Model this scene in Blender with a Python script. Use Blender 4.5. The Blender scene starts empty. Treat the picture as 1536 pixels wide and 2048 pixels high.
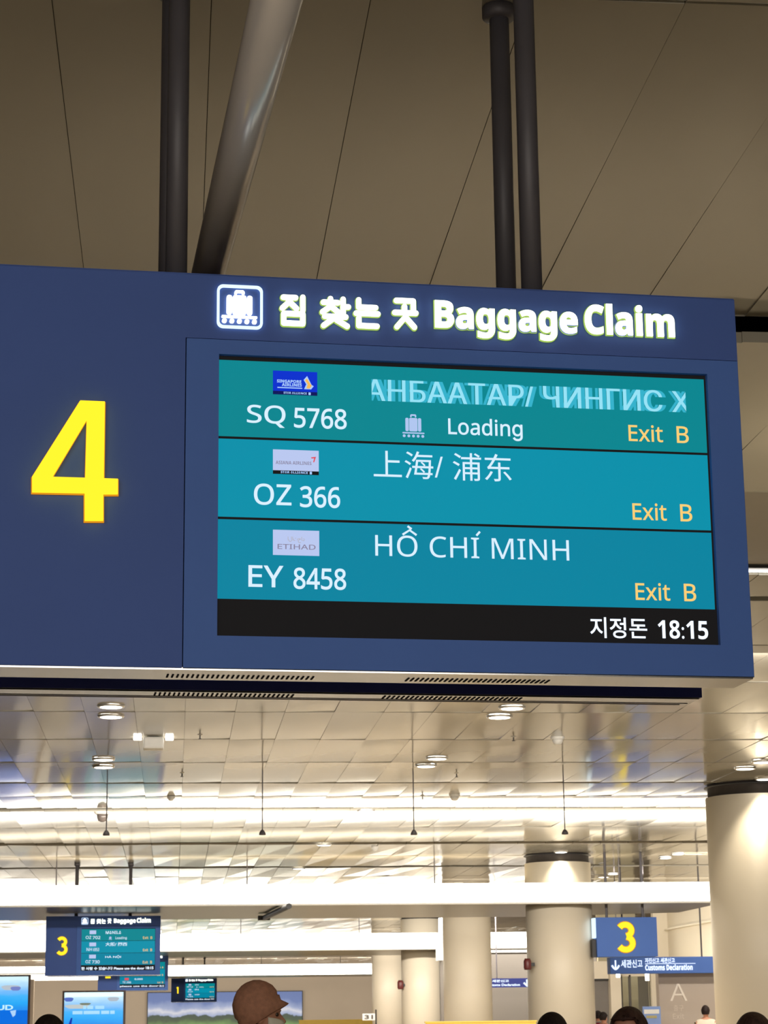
import bpy, bmesh, math, random
from mathutils import Vector, Matrix, noise

random.seed(7)
SC = bpy.context.scene
COL = SC.collection
R = math.radians

# ------------------------------------------------------------------ camera
CAM_H = 1.6
FPX = 4200.0
PITCH, YAW, ROLL = R(13.6), R(5.73), R(0.68)
fwd = Vector((math.sin(YAW) * math.cos(PITCH), math.cos(YAW) * math.cos(PITCH), math.sin(PITCH)))
r0 = Vector((math.cos(YAW), -math.sin(YAW), 0))
u0 = r0.cross(fwd)
rgt = r0 * math.cos(ROLL) - u0 * math.sin(ROLL)
upv = u0 * math.cos(ROLL) + r0 * math.sin(ROLL)
cam_d = bpy.data.cameras.new('camera')
cam_d.sensor_fit = 'VERTICAL'
cam_d.sensor_height = 36.0
cam_d.lens = 36.0 * FPX / 2048.0
cam_d.clip_end = 400
cam_d.dof.use_dof = True
cam_d.dof.focus_distance = 6.7
cam_d.dof.aperture_fstop = 22.0
cam = bpy.data.objects.new('camera', cam_d)
M = Matrix((rgt, upv, -fwd)).transposed().to_4x4()
M.translation = Vector((0, 0, CAM_H))
cam.matrix_world = M
COL.objects.link(cam)
SC.camera = cam

# ------------------------------------------------------------------ world, exposure
SC.view_settings.view_transform = 'Standard'
SC.view_settings.look = 'None'
SC.view_settings.exposure = 0.0
SC.view_settings.gamma = 1.0
SC.view_settings.use_curve_mapping = False
w = bpy.data.worlds.new('world')
SC.world = w
w.use_nodes = True
w.node_tree.nodes['Background'].inputs[0].default_value = (0.9, 0.85, 0.75, 1)
w.node_tree.nodes['Background'].inputs[1].default_value = 0.15
SC.cycles.max_bounces = 6
SC.cycles.diffuse_bounces = 3
SC.cycles.glossy_bounces = 4
SC.cycles.sample_clamp_indirect = 4.0
SC.cycles.use_light_tree = True

def lamp(name, kind, loc, energy, color, label, rot=(0, 0, 0), size=1.0, size_y=None, spot=60, blend=0.6):
    l = bpy.data.lights.new(name, kind)
    l.energy = energy
    l.color = color
    if kind == 'AREA':
        l.shape = 'RECTANGLE'
        l.size = size
        l.size_y = size_y or size
    else:
        l.shadow_soft_size = size
    if kind == 'SPOT':
        l.spot_size = R(spot)
        l.spot_blend = blend
    o = bpy.data.objects.new(name, l)
    o.location = loc
    o.rotation_euler = rot
    COL.objects.link(o)
    return o

CZ = 5.1            # underside of the ceiling
WARM = (1.0, 0.92, 0.82)
# added fixtureless fills along the hall; those behind the camera light the sign front
lamp('hall_fill', 'AREA', (-1.0, -7.0, 4.9), 1150, (1.0, 0.93, 0.84), '', rot=(R(50), 0, 0), size=12, size_y=2.5)
lamp('hall_fill', 'AREA', (2.0, -16.0, 4.9), 500, (0.9, 0.95, 1.0), '', size=14, size_y=0.4)
for yy, e in ((20, 800), (34, 1500), (54, 750), (66, 1900), (84, 900)):
    lamp('hall_fill', 'AREA', (6.0, yy, 5.0), e, WARM, '', rot=(R(38), 0, 0), size=16, size_y=0.25)
lamp('wall_fill', 'AREA', (0.0, 122.0, 4.9), 2300, WARM, '', rot=(R(62), 0, 0), size=40, size_y=0.3)  # added fill aimed at the back wall, no fixture there
lamp('wall_fill', 'AREA', (14.0, 45.5, 4.9), 420, WARM, '', rot=(R(55), 0, 0), size=6, size_y=0.2)  # added fill to brighten the wall panel with the letter A
lamp('ceiling_fill', 'AREA', (6.5, 12.0, 3.9), 110, (1.0, 0.86, 0.62), '', rot=(R(180), 0, 0), size=4, size_y=0.5)  # added upward fill without a fixture, brightens the ceiling strip beside the sign
# uplights sitting on top of the luminous canopies
for yy, e in ((46.5, 300), (76, 200)):
    lamp('canopy_uplight', 'AREA', (-1.0, yy, 4.6), e, (1.0, 0.84, 0.6), '', rot=(R(180), 0, 0), size=22, size_y=1.0)

# ------------------------------------------------------------------ pixel rays -> points on real planes
def ray(x, y):
    return fwd + rgt * ((x - 768) / FPX) + upv * ((1024 - y) / FPX)
def P(x, y, Y):                       # point on the plane Y = const
    d = ray(x, y)
    p = d * (Y / d.y)
    return Vector((p.x, p.y, p.z + CAM_H))
def PZ(x, y, z):                      # point on the plane z = const
    d = ray(x, y)
    p = d * ((z - CAM_H) / d.z)
    return Vector((p.x, p.y, z))
SA = R(4.15)                          # the big sign is turned a little against the hall
SY = 6.45
def SG(x, y, dy=0.0):                 # local (u, v) on the big sign's face plane
    d = ray(x, y)
    n = Vector((-math.sin(SA), math.cos(SA), 0))
    t = (Vector((0, SY, 0)).dot(n) + dy) / d.dot(n)
    p = d * t
    return (p.x * math.cos(SA) + (p.y - SY) * math.sin(SA), p.z + CAM_H)

# ------------------------------------------------------------------ materials
MATS = {}
def lin(c):
    return tuple(((v / 255) / 12.92 if v / 255 <= 0.04045 else ((v / 255 + 0.055) / 1.055) ** 2.4) for v in c)
def mat(name, rgb, rough=0.6, metal=0.0, emit=None, es=1.0, spec=0.5, var=0.0, vscale=6.0, bump=0.0, bscale=30.0, aniso=None, coat=0.0):
    if name in MATS:
        return MATS[name]
    m = bpy.data.materials.new(name)
    m.use_nodes = True
    nt = m.node_tree
    b = nt.nodes['Principled BSDF']
    b.inputs['Base Color'].default_value = (*rgb, 1)
    b.inputs['Roughness'].default_value = rough
    b.inputs['Metallic'].default_value = metal
    b.inputs['Specular IOR Level'].default_value = spec
    b.inputs['Coat Weight'].default_value = coat
    tc = nt.nodes.new('ShaderNodeTexCoord')
    mp = nt.nodes.new('ShaderNodeMapping')
    nt.links.new(tc.outputs['Object'], mp.inputs[0])
    if aniso:
        mp.inputs['Scale'].default_value = aniso
    if emit is not None:
        b.inputs['Emission Color'].default_value = (*emit, 1)
        b.inputs['Emission Strength'].default_value = es
    nz = nt.nodes.new('ShaderNodeTexNoise')
    nz.inputs['Scale'].default_value = vscale
    nz.inputs['Detail'].default_value = 4
    nt.links.new(mp.outputs[0], nz.inputs['Vector'])
    if var > 0:
        mr = nt.nodes.new('ShaderNodeMapRange')
        mr.inputs[1].default_value = 0.3
        mr.inputs[2].default_value = 0.7
        mr.inputs[3].default_value = 1 - var
        mr.inputs[4].default_value = 1 + var
        nt.links.new(nz.outputs['Fac'], mr.inputs[0])
        mx = nt.nodes.new('ShaderNodeMix')
        mx.data_type = 'RGBA'
        mx.blend_type = 'MULTIPLY'
        mx.inputs[0].default_value = 1
        mx.inputs[6].default_value = (*rgb, 1)
        nt.links.new(mr.outputs[0], mx.inputs[7])
        nt.links.new(mx.outputs[2], b.inputs['Base Color'])
    if bump > 0:
        n2 = nt.nodes.new('ShaderNodeTexNoise')
        n2.inputs['Scale'].default_value = bscale
        n2.inputs['Detail'].default_value = 2
        nt.links.new(mp.outputs[0], n2.inputs['Vector'])
        bp = nt.nodes.new('ShaderNodeBump')
        bp.inputs['Strength'].default_value = bump
        bp.inputs['Distance'].default_value = 0.01
        nt.links.new(n2.outputs['Fac'], bp.inputs['Height'])
        nt.links.new(bp.outputs[0], b.inputs['Normal'])
    MATS[name] = m
    return m

m_blue = mat('sign_blue_paint', lin((70, 97, 168)), 0.6, spec=0.25, var=0.03, vscale=2, bump=0.02, bscale=200)
m_blue2 = mat('sign_blue_frame', lin((76, 112, 188)), 0.6, spec=0.25, var=0.03, vscale=2, bump=0.02, bscale=200)
m_blue_deep = mat('sign_blue_back', lin((24, 38, 120)), 0.5, var=0.03)
m_gap = mat('black_gap', (0.006, 0.007, 0.012), 0.8, var=0.1, spec=0.1)
m_steel = mat('brushed_steel', (0.32, 0.31, 0.30), 0.2, 0.95, var=0.06, vscale=1.2, aniso=(1, 8, 1), bump=0.03, bscale=2)
m_chrome = mat('polished_steel', (0.70, 0.65, 0.61), 0.24, 0.35, var=0.04, bump=0.04, bscale=4, aniso=(1, 1, 0.15))
m_post = mat('dark_post_paint', lin((84, 81, 86)), 0.5, 0.1, var=0.06)
m_ceil = mat('ceiling_panel_metal', lin((168, 163, 149)), 0.09, 0.0, var=0.025, vscale=1.5, spec=0.6, bump=0.025, bscale=1.1, aniso=(1.0, 0.35, 1))
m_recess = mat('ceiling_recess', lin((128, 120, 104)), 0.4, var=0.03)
m_ceil2 = mat('ceiling_panel_far', lin((172, 165, 149)), 0.12, 0.0, var=0.03, vscale=0.6, spec=0.6, bump=0.03, bscale=0.6)
m_plenum = mat('plenum_dark', (0.03, 0.024, 0.02), 0.9, var=0.2)
m_cream = mat('column_cream', lin((222, 212, 192)), 0.42, var=0.02, vscale=1, bump=0.01)
m_wall = mat('wall_taupe', lin((178, 164, 146)), 0.6, var=0.03, vscale=0.5)
m_wallg = mat('wall_grey', lin((88, 83, 77)), 0.6, var=0.03, vscale=0.5)
m_panelg = mat('panel_warm_grey', lin((186, 172, 158)), 0.55, var=0.03, vscale=0.5)
m_floor = mat('floor_stone', lin((196, 182, 158)), 0.22, var=0.06, vscale=0.8)
m_dark = mat('dark_metal', (0.03, 0.03, 0.032), 0.5, 0.3, var=0.1)
m_white = mat('white_plastic', (0.75, 0.74, 0.7), 0.5, var=0.03)
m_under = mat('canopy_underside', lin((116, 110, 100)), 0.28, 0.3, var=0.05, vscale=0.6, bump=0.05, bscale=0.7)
m_bar = mat('luminous_fascia', (0.9, 0.9, 0.85), 0.5, emit=(1.0, 0.93, 0.80), es=5.0, var=0.01)
m_lamp = mat('downlight_lens', (0.9, 0.9, 0.9), 0.4, emit=(1.0, 0.95, 0.85), es=7.0, var=0.01)
m_ring = mat('downlight_ring', (0.55, 0.53, 0.5), 0.3, 0.8, var=0.05)
m_yellow = mat('yellow_board', lin((222, 186, 70)), 0.5, var=0.04)
m_skin = mat('skin', lin((196, 140, 112)), 0.5, var=0.05, vscale=20)
m_hair = mat('dark_hair', lin((40, 30, 28)), 0.65, spec=0.25, var=0.35, vscale=60, aniso=(1, 1, 0.15), bump=0.5, bscale=90)
m_hairb = mat('brown_hair', lin((66, 44, 38)), 0.6, spec=0.25, var=0.35, vscale=60, aniso=(1, 1, 0.15), bump=0.5, bscale=90)
m_hat = mat('brown_wool', lin((192, 138, 110)), 0.9, var=0.14, vscale=45, bump=0.5, bscale=260)
m_mask = mat('face_mask', lin((232, 226, 206)), 0.7, var=0.03)
def emi(name, rgb8, es=1.0):
    return mat(name, (0.01, 0.01, 0.01), 0.5, emit=lin(rgb8), es=es, spec=0.05, var=0.01)
m_num = emi('numeral_yellow', (255, 226, 40), 1.25)
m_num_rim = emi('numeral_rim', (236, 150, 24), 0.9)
m_letter = emi('letter_white', (255, 255, 245), 2.6)
m_letter_halo_rim = emi('letter_halo_rim', (176, 214, 96), 0.9)  # yellow-green halo of the letters put in as a glowing rim
m_icon = emi('icon_line_white', (215, 240, 255), 1.3)
m_t = [emi('screen_teal_top', (0, 134, 144)), emi('screen_teal_middle', (0, 144, 170)), emi('screen_teal_lower', (0, 132, 160))]
m_scr_black = mat('screen_black', (0.008, 0.008, 0.008), 0.6, emit=(0.007, 0.0065, 0.007), es=1.0, var=0.02, spec=0.05)
m_txt = emi('screen_text', (214, 236, 255), 1.05)
m_txt_w = emi('screen_text_white', (228, 240, 255), 1.3)
m_ghost = emi('screen_text_trail', (52, 178, 204))
m_ghost2 = emi('screen_text_bright', (150, 226, 246))
m_exit = emi('screen_text_amber', (252, 208, 118))
m_logo_blue = emi('logo_blue', (0, 48, 206))
m_logo_navy = emi('logo_navy', (4, 16, 90))
m_logo_gold = emi('logo_gold', (244, 186, 92))
m_logo_pale = emi('logo_pale', (186, 200, 240))
m_logo_grey = emi('logo_grey', (138, 132, 158))
m_logo_red = emi('logo_red', (226, 80, 92))
m_logo_white = emi('logo_white', (170, 205, 255))
m_logo_beige = emi('logo_beige', (176, 164, 160))
m_lug = emi('luggage_pale', (176, 198, 240))

# ------------------------------------------------------------------ mesh helpers
def obj(name, bm, m, parent=None, smooth=False, label=None):
    me = bpy.data.meshes.new(name)
    bm.to_mesh(me)
    bm.free()
    if smooth:
        for p in me.polygons:
            p.use_smooth = True
    for mm in (m if isinstance(m, (list, tuple)) else [m]):
        me.materials.append(mm)
    o = bpy.data.objects.new(name, me)
    COL.objects.link(o)
    if parent:
        o.parent = parent
    if label:
        o['label'] = label
    return o
def tag(o, label, cat, group=None):
    o['label'] = label
    o['category'] = cat
    if group:
        o['group'] = group
    return o
def thing(name, loc, label, cat, rz=0.0, group=None):
    o = bpy.data.objects.new(name, None)
    o.empty_display_size = 0.2
    o.location = loc
    o.rotation_euler = (0, 0, rz)
    COL.objects.link(o)
    return tag(o, label, cat, group)
def struct(o):
    o['kind'] = 'structure'
    return o
def box(bm, a, b, mi=0, bev=0.0):
    x0, x1 = sorted((a[0], b[0])); y0, y1 = sorted((a[1], b[1])); z0, z1 = sorted((a[2], b[2]))
    v = [bm.verts.new(p) for p in ((x0, y0, z0), (x1, y0, z0), (x1, y1, z0), (x0, y1, z0), (x0, y0, z1), (x1, y0, z1), (x1, y1, z1), (x0, y1, z1))]
    fs = [bm.faces.new([v[i] for i in q]) for q in ((0, 3, 2, 1), (4, 5, 6, 7), (0, 1, 5, 4), (1, 2, 6, 5), (2, 3, 7, 6), (3, 0, 4, 7))]
    for f in fs:
        f.material_index = mi
    if bev:
        es = list({e for f in fs for e in f.edges})
        bmesh.ops.bevel(bm, geom=es, offset=bev, segments=2, affect='EDGES', profile=0.6)
    return bm
def BX(a, b, bev=0.0):
    return box(bmesh.new(), a, b, 0, bev)
def tube(bm, p0, p1, ra, rb=None, n=20, cap=True):
    p0, p1 = Vector(p0), Vector(p1)
    rb = ra if rb is None else rb
    d = (p1 - p0).normalized()
    a = Vector((0, 0, 1)) if abs(d.z) < 0.9 else Vector((1, 0, 0))
    s = d.cross(a).normalized(); t = d.cross(s)
    A, B = [], []
    for i in range(n):
        th = 2 * math.pi * i / n
        k = s * math.cos(th) + t * math.sin(th)
        A.append(bm.verts.new(p0 + k * ra)); B.append(bm.verts.new(p1 + k * rb))
    for i in range(n):
        j = (i + 1) % n
        bm.faces.new((A[i], B[i], B[j], A[j]))
    if cap:
        bm.faces.new(A); bm.faces.new(B[::-1])
    bmesh.ops.recalc_face_normals(bm, faces=bm.faces)
    return bm
def lathe(bm, prof, c=(0, 0, 0), n=32, sx=1.0, sy=1.0):
    rings = []
    for r, z in prof:
        rings.append([bm.verts.new((c[0] + r * sx * math.cos(2 * math.pi * i / n), c[1] + r * sy * math.sin(2 * math.pi * i / n), c[2] + z)) for i in range(n)])
    for a, b in zip(rings, rings[1:]):
        for i in range(n):
            j = (i + 1) % n
            bm.faces.new((a[i], a[j], b[j], b[i]))
    bm.faces.new(rings[0][::-1]); bm.faces.new(rings[-1])
    bmesh.ops.recalc_face_normals(bm, faces=bm.faces)
    return bm
def prism(bm, pts, y0, y1):
    """polygon in the local x-z plane pushed from y0 (front) to y1 (back)"""
    A = [bm.verts.new((p[0], y0, p[1])) for p in pts]
    B = [bm.verts.new((p[0], y1, p[1])) for p in pts]
    bm.faces.new(A)
    bm.faces.new(B[::-1])
    n = len(pts)
    for i in range(n):
        j = (i + 1) % n
        bm.faces.new((A[i], B[i], B[j], A[j]))
    bmesh.ops.recalc_face_normals(bm, faces=bm.faces)
    return bm
def plate(pts, y=0.0):
    bm = bmesh.new()
    bm.faces.new([bm.verts.new((p[0], y, p[1])) for p in pts])
    bmesh.ops.recalc_face_normals(bm, faces=bm.faces)
    return bm
def rect(u0, v0, u1, v1):
    return [(u0, v0), (u1, v0), (u1, v1), (u0, v1)]
def arc_stroke(path, wdt):
    """flat ribbon outline (list of quads) along a path in (u, v)"""
    L, Rr = [], []
    n = len(path)
    for i, p in enumerate(path):
        a = Vector(path[max(0, i - 1)]); b = Vector(path[min(n - 1, i + 1)])
        d = (b - a).normalized(); q = Vector((-d.y, d.x)) * wdt / 2
        L.append((p[0] + q.x, p[1] + q.y)); Rr.append((p[0] - q.x, p[1] - q.y))
    return L + Rr[::-1]

# ------------------------------------------------------------------ text (Blender's own built-in font)
TC = {}
def sans(body, bold=False):
    """the same Latin letters and digits, in the upright sans style of the built-in font set"""
    out = ''
    for ch in body:
        if 'A' <= ch <= 'Z':
            out += chr((0x1D5D4 if bold else 0x1D5A0) + ord(ch) - 65)
        elif ch == 'g' and not bold:
            out += '\u0261'
        elif 'a' <= ch <= 'z':
            out += chr((0x1D5EE if bold else 0x1D5BA) + ord(ch) - 97)
        elif '0' <= ch <= '9':
            out += chr((0x1D7EC if bold else 0x1D7E2) + ord(ch) - 48)
        else:
            out += ch
    return out
def text_mesh(body, off=0.0, ext=0.0):
    key = (body, off, ext)
    if key not in TC:
        c = bpy.data.curves.new('lettering', 'FONT')
        c.body = body
        c.offset = off
        c.extrude = ext
        c.resolution_u = 4
        o = bpy.data.objects.new('lettering', c)
        COL.objects.link(o)
        bpy.context.view_layer.update()
        dg = bpy.context.evaluated_depsgraph_get()
        me = bpy.data.meshes.new_from_object(o.evaluated_get(dg))
        vs = [v.co.copy() for v in me.vertices]
        fs = [tuple(p.vertices) for p in me.polygons]
        bpy.data.objects.remove(o)
        bpy.data.curves.remove(c)
        bpy.data.meshes.remove(me)
        TC[key] = (vs, fs)
    return TC[key]
def add_text(bm, body, r, y=0.0, off=0.0, depth=0.0, clip=None):
    """lettering stretched to fill the rectangle r = (u0, v0, u1, v1)"""
    vs, fs = text_mesh(body, off, 0.02 if depth else 0.0)
    x0 = min(v.x for v in vs); x1 = max(v.x for v in vs); y0 = min(v.y for v in vs); y1 = max(v.y for v in vs)
    sx = (r[2] - r[0]) / (x1 - x0); sy = (r[3] - r[1]) / (y1 - y0)
    t = bmesh.new()
    nv = []
    for v in vs:
        nv.append(t.verts.new((r[0] + (v.x - x0) * sx, y - (v.z / 0.02 * depth / 2 if depth else 0), r[1] + (v.y - y0) * sy)))
    for f in fs:
        try:
            t.faces.new([nv[i] for i in f])
        except ValueError:
            pass
    if clip:
        for cx, nx in ((clip[0], -1), (clip[1], 1)):
            g = t.verts[:] + t.edges[:] + t.faces[:]
            bmesh.ops.bisect_plane(t, geom=g, plane_co=(cx, 0, 0), plane_no=(nx, 0, 0), clear_outer=True)
    me = bpy.data.meshes.new('lettering')
    t.to_mesh(me); t.free()
    bm.from_mesh(me)
    bpy.data.meshes.remove(me)
    return bm
def TX(body, r, y=0.0, **k):
    return add_text(bmesh.new(), body, r, y, **k)

# ================================================================== SETTING
floor = struct(obj('floor', BX((-45, -25, -0.3), (45, 135, 0.0)), m_floor))
struct(obj('wall_back', BX((-45, 135, -0.2), (45, 135.4, 9)), m_wall))
struct(obj('wall_left', BX((-45.4, -25, -0.2), (-45, 135.4, 9)), m_wall))
struct(obj('wall_right', BX((45, -25, -0.2), (45.4, 135.4, 9)), m_wall))
struct(obj('wall_front', BX((-45, -25.4, -0.2), (45, -25, 9)), m_wall))

ceiling = struct(obj('ceiling', BX((-45, -25, CZ + 0.45), (45, 135, CZ + 0.6)), m_plenum))

# rows of metal ceiling panels: (y0, y1, rise of the underside over CZ)
PW = 0.578
PX0 = 0.095
CZN = CZ + 0.12      # the near bay is a step higher
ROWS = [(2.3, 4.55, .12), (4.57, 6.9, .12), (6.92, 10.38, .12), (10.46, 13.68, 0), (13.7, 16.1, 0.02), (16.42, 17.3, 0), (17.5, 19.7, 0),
        (19.73, 21.95, 0), (21.99, 24.3, 0), (24.34, 26.75, 0), (26.79, 29.2, 0), (29.24, 31.74, 0), (31.86, 33.7, 0), (33.72, 35.55, 0), (36.2, 39.3, 0), (39.36, 42.6, 0)]
def panel_mesh(length, seed):
    """a slightly bowed sheet panel, edges turned up"""
    rnd = random.Random(seed)
    bm = bmesh.new()
    ny = 6
    hw = PW / 2 - 0.0015
    hl = length / 2
    sag = rnd.uniform(0.001, 0.004)
    twist = rnd.uniform(0.002, 0.005)
    g = []
    for j in range(ny + 1):
        v = -1 + 2 * j / ny
        z = sag * v * v * v * v
        g.append([bm.verts.new((u * hw, v * hl, z + twist * u * v)) for u in (-1, -0.33, 0.33, 1)])
    for j in range(ny):
        for i in range(3):
            f = bm.faces.new((g[j][i], g[j + 1][i], g[j + 1][i + 1], g[j][i + 1]))
            f.smooth = True
    # folded sides are separate sheets so that the underside stays flat in shading
    lo = [bm.verts.new((sx * hw, sy * hl, 0.0)) for sx, sy in ((-1, -1), (1, -1), (1, 1), (-1, 1))]
    top = [bm.verts.new((sx * hw, sy * hl, 0.06)) for sx, sy in ((-1, -1), (1, -1), (1, 1), (-1, 1))]
    for k in range(4):
        bm.faces.new((lo[k], lo[(k + 1) % 4], top[(k + 1) % 4], top[k]))
    bm.faces.new(top)
    return bm
n_panel = 0
proto = {}
for (a, b, rise) in ROWS:
    L = b - a
    ym = (a + b) / 2
    xl = math.tan(YAW - R(10.7)) * ym - 0.9
    xr = math.tan(YAW + R(10.7)) * ym + 0.9
    i0 = math.floor((xl - PX0) / PW); i1 = math.ceil((xr - PX0) / PW)
    for i in range(i0, i1):
        key = (round(L, 2), (i * 7 + int(a)) % 3)
        if key not in proto:
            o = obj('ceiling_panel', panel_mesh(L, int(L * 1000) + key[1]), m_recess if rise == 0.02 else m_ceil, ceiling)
            proto[key] = o
        else:
            o = proto[key].copy()
            COL.objects.link(o)
            o.parent = ceiling
        o.location = (PX0 + (i + 0.5) * PW, ym, CZ + rise)
        o.rotation_euler = (R(random.uniform(-0.16, 0.16) * (1 if ym > 15 else 0.3)), R(random.uniform(-0.5, 0.5)), 0)
        n_panel += 1
# panels too far away or out of view, joined
def panel_field(name, rows, xr, m, stuff=True):
    bm = bmesh.new()
    rnd = random.Random(3)
    for a, b in rows:
        x = xr[0]
        x = PX0 + math.floor((x - PX0) / PW) * PW
        while x < xr[1]:
            z = CZ
            t0, t1 = rnd.uniform(-0.009, 0.009), rnd.uniform(-0.007, 0.007)
            t = [t0 + t1, t0 - t1, -t0 + t1, -t0 - t1]
            v = [bm.verts.new(p) for p in ((x + .004, a, z + t[0]), (x + PW - .004, a, z + t[1]), (x + PW - .004, b, z + t[2]), (x + .004, b, z + t[3]))]
            c = [bm.verts.new((p.co.x, p.co.y, CZ + 0.05)) for p in v]
            bm.faces.new(v[::-1])
            bm.faces.new(c)
            for k in range(4):
                bm.faces.new((v[k], v[(k + 1) % 4], c[(k + 1) % 4], c[k]))
            x += PW
    o = obj(name, bm, m, ceiling)
    if stuff:
        o['kind'] = 'stuff'
    return o
far_rows = [(43.25, 46.3), (46.36, 49.3)]
y = 49.9
while y < 134:
    far_rows.append((y, y + 3.0)); y += 3.04 if int(y) % 3 else 3.3
panel_field('ceiling_panel', far_rows, (-22, 44), m_ceil2)
# side fields beside the individually built panels, and the part over and behind the camera
bm_rows = [(r[0], r[1]) for r in ROWS]
for a, b in bm_rows:
    ym = (a + b) / 2
    pass
panel_field('ceiling_panel', [(-24 + k * 2.4, -24 + k * 2.4 + 2.36) for k in range(11)], (-18, 20), m_ceil2)
def side_field():
    bm = bmesh.new()
    for a, b, rise in ROWS:
        ym = (a + b) / 2
        xl = math.tan(YAW - R(10.7)) * ym - 0.9
        xr = math.tan(YAW + R(10.7)) * ym + 0.9
        i0 = math.floor((xl - PX0) / PW); i1 = math.ceil((xr - PX0) / PW)
        for rg in (range(i0 - 28, i0), range(i1, i1 + 28)):
            for i in rg:
                box(bm, (PX0 + i * PW + .004, a, CZ + rise), (PX0 + (i + 1) * PW - .004, b, CZ + rise + 0.05))
    o = obj('ceiling_panel', bm, m_ceil2, ceiling)
    o['kind'] = 'stuff'
side_field()
# linear lit slot in the ceiling, right of the big sign
sl = P(1515, 1148, 16.35)
lb = thing('linear_light', (5.6, 16.34, CZ - 0.005), 'thin white light line set in the ceiling right of the big sign', 'light')
obj('trough', BX((-2.4, -0.075, 0.03), (2.4, 0.075, 0.06)), m_dark, lb)
obj('diffuser', BX((-2.38, -0.009, 0.012), (2.38, 0.009, 0.028)), m_lamp, lb)

# ------------------------------------------------------------------ ceiling fittings
def downlight(px, py, label, r=0.15, energy=26, group=None, spot=95):
    p = PZ(px, py, CZ - 0.012)
    t = thing('downlight', p, label, 'downlight', group=group)
    bm = bmesh.new()
    prof = [(r * 0.80, 0.002), (r * 0.86, -0.012), (r, -0.012), (r * 1.05, 0.004), (r * 1.05, 0.012)]
    n = 28
    rings = [[bm.verts.new((q * math.cos(2 * math.pi * i / n), q * math.sin(2 * math.pi * i / n), z)) for i in range(n)] for q, z in prof]
    for a, b in zip(rings, rings[1:]):
        for i in range(n):
            bm.faces.new((a[i], a[(i + 1) % n], b[(i + 1) % n], b[i]))
    obj('trim_ring', bm, m_ring, t, True)
    obj('lens', lathe(bmesh.new(), [(r * 0.2, -0.016), (r * 0.6, -0.015), (r * 0.82, -0.011), (r * 0.82, 0.006)], n=28), m_lamp, t)
    s = lamp('downlight_lamp', 'SPOT', (p.x, p.y, CZ - 0.06), energy, (1.0, 0.88, 0.70), '', size=0.06, spot=spot, blend=0.7)
    return t
DL = [(222, 1413, 'upper round downlight of the left pair just under the big sign'),
      (222, 1433, 'lower round downlight of the left pair under the big sign'),
      (1024, 1416, 'upper round downlight of the right pair just under the big sign'),
      (999, 1434, 'lower round downlight of the right pair under the big sign'),
      (207, 1519, 'upper downlight of the pair beside the white ceiling box'),
      (207, 1534, 'lower downlight of the pair near the left pendant wire'),
      (874, 1517, 'slanted looking downlight above the second pendant wire from the right'),
      (852, 1532, 'bright downlight on the row line at the second pendant wire from the right'),
      (732, 1621, 'glowing downlight in the dark ceiling slot at the middle'),
      (648, 1690, 'glowing downlight in the lower ceiling slot near the middle'),
      (597, 1737, 'small downlight just over the nearest luminous canopy'),
      (1490, 1537, 'left downlight beside the head of the big right column'),
      (1525, 1524, 'small downlight above the head of the big right column'),
      (1207, 1754, 'left one of two tiny downlights right of the middle column'),
      (1226, 1748, 'right one of two tiny downlights right of the middle column'),
      (1331, 1716, 'bright downlight over the right end of the nearest canopy'),
      (1356, 1708, 'thin downlight over the right end of the nearest canopy')]
for i, (a, b, c) in enumerate(DL):
    downlight(a, b, c, energy=45 if b > 1600 else 14)

def on_ceiling(px, py):
    return PZ(px, py, CZ)
p = on_ceiling(307, 1474)
t = thing('ceiling_box', p, 'white box hanging under the ceiling between two short lights', 'ceiling device')
obj('housing', BX((-0.13, -0.13, -0.16), (0.13, 0.13, -0.01), 0.03), m_white, t)
obj('light_wing', BX((-0.25, -0.1, -0.03), (-0.15, 0.1, -0.012), 0.005), m_lamp, t)
obj('light_wing', BX((0.15, -0.1, -0.03), (0.25, 0.1, -0.012), 0.005), m_lamp, t)
def detector(px, py, label, s=1.0):
    p = on_ceiling(px, py)
    t = thing('ceiling_detector', p, label, 'detector')
    obj('base', lathe(bmesh.new(), [(0.085 * s, -0.03), (0.09 * s, -0.012), (0.09 * s, 0.0)], n=24), m_white, t)
    obj('dome', lathe(bmesh.new(), [(0.02 * s, -0.1 * s), (0.05 * s, -0.09 * s), (0.066 * s, -0.06 * s), (0.07 * s, -0.03)], n=24), m_white, t, True)
    return t
detector(1115, 1474, 'pale dome detector on the ceiling under the big sign at the right')
detector(909, 1589, 'dome detector on the brightly lit ceiling row')
detector(342, 1593, 'small detector on the brightly lit ceiling row at the left', 0.7)
detector(750, 1693, 'dome detector behind the lower slot downlight', 0.9)
t = thing('dome_camera', on_ceiling(205, 1624), 'round dome camera hanging under the dark slot at the left', 'camera')
obj('base', lathe(bmesh.new(), [(0.12, -0.04), (0.14, -0.02), (0.15, 0.0)], n=24), m_white, t)
obj('dome', lathe(bmesh.new(), [(0.02, -0.17), (0.07, -0.15), (0.09, -0.1), (0.095, -0.04)], n=24), mat('smoked_dome', (0.12, 0.1, 0.09), 0.2), t, True)
for px, py, lb_ in ((400, 1469, 'tiny sprinkler head right of the white ceiling box'), (1027, 1473, 'tiny sprinkler head left of the pale dome detector'),
                    (364, 1545, 'tiny sprinkler head one row beyond the white ceiling box'), (913, 1546, 'tiny sprinkler head above the dome detector of the bright row'),
                    (845, 1591, 'tiny sprinkler head in the bright row left of the dome detector')):
    t = thing('sprinkler', on_ceiling(px, py), lb_, 'sprinkler')
    obj('rosette', lathe(bmesh.new(), [(0.02, -0.012), (0.035, -0.004), (0.036, 0.0)], n=16), m_ring, t)
    obj('deflector', lathe(bmesh.new(), [(0.022, -0.06), (0.022, -0.055), (0.008, -0.05), (0.008, -0.012)], n=16), m_dark, t)
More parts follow.
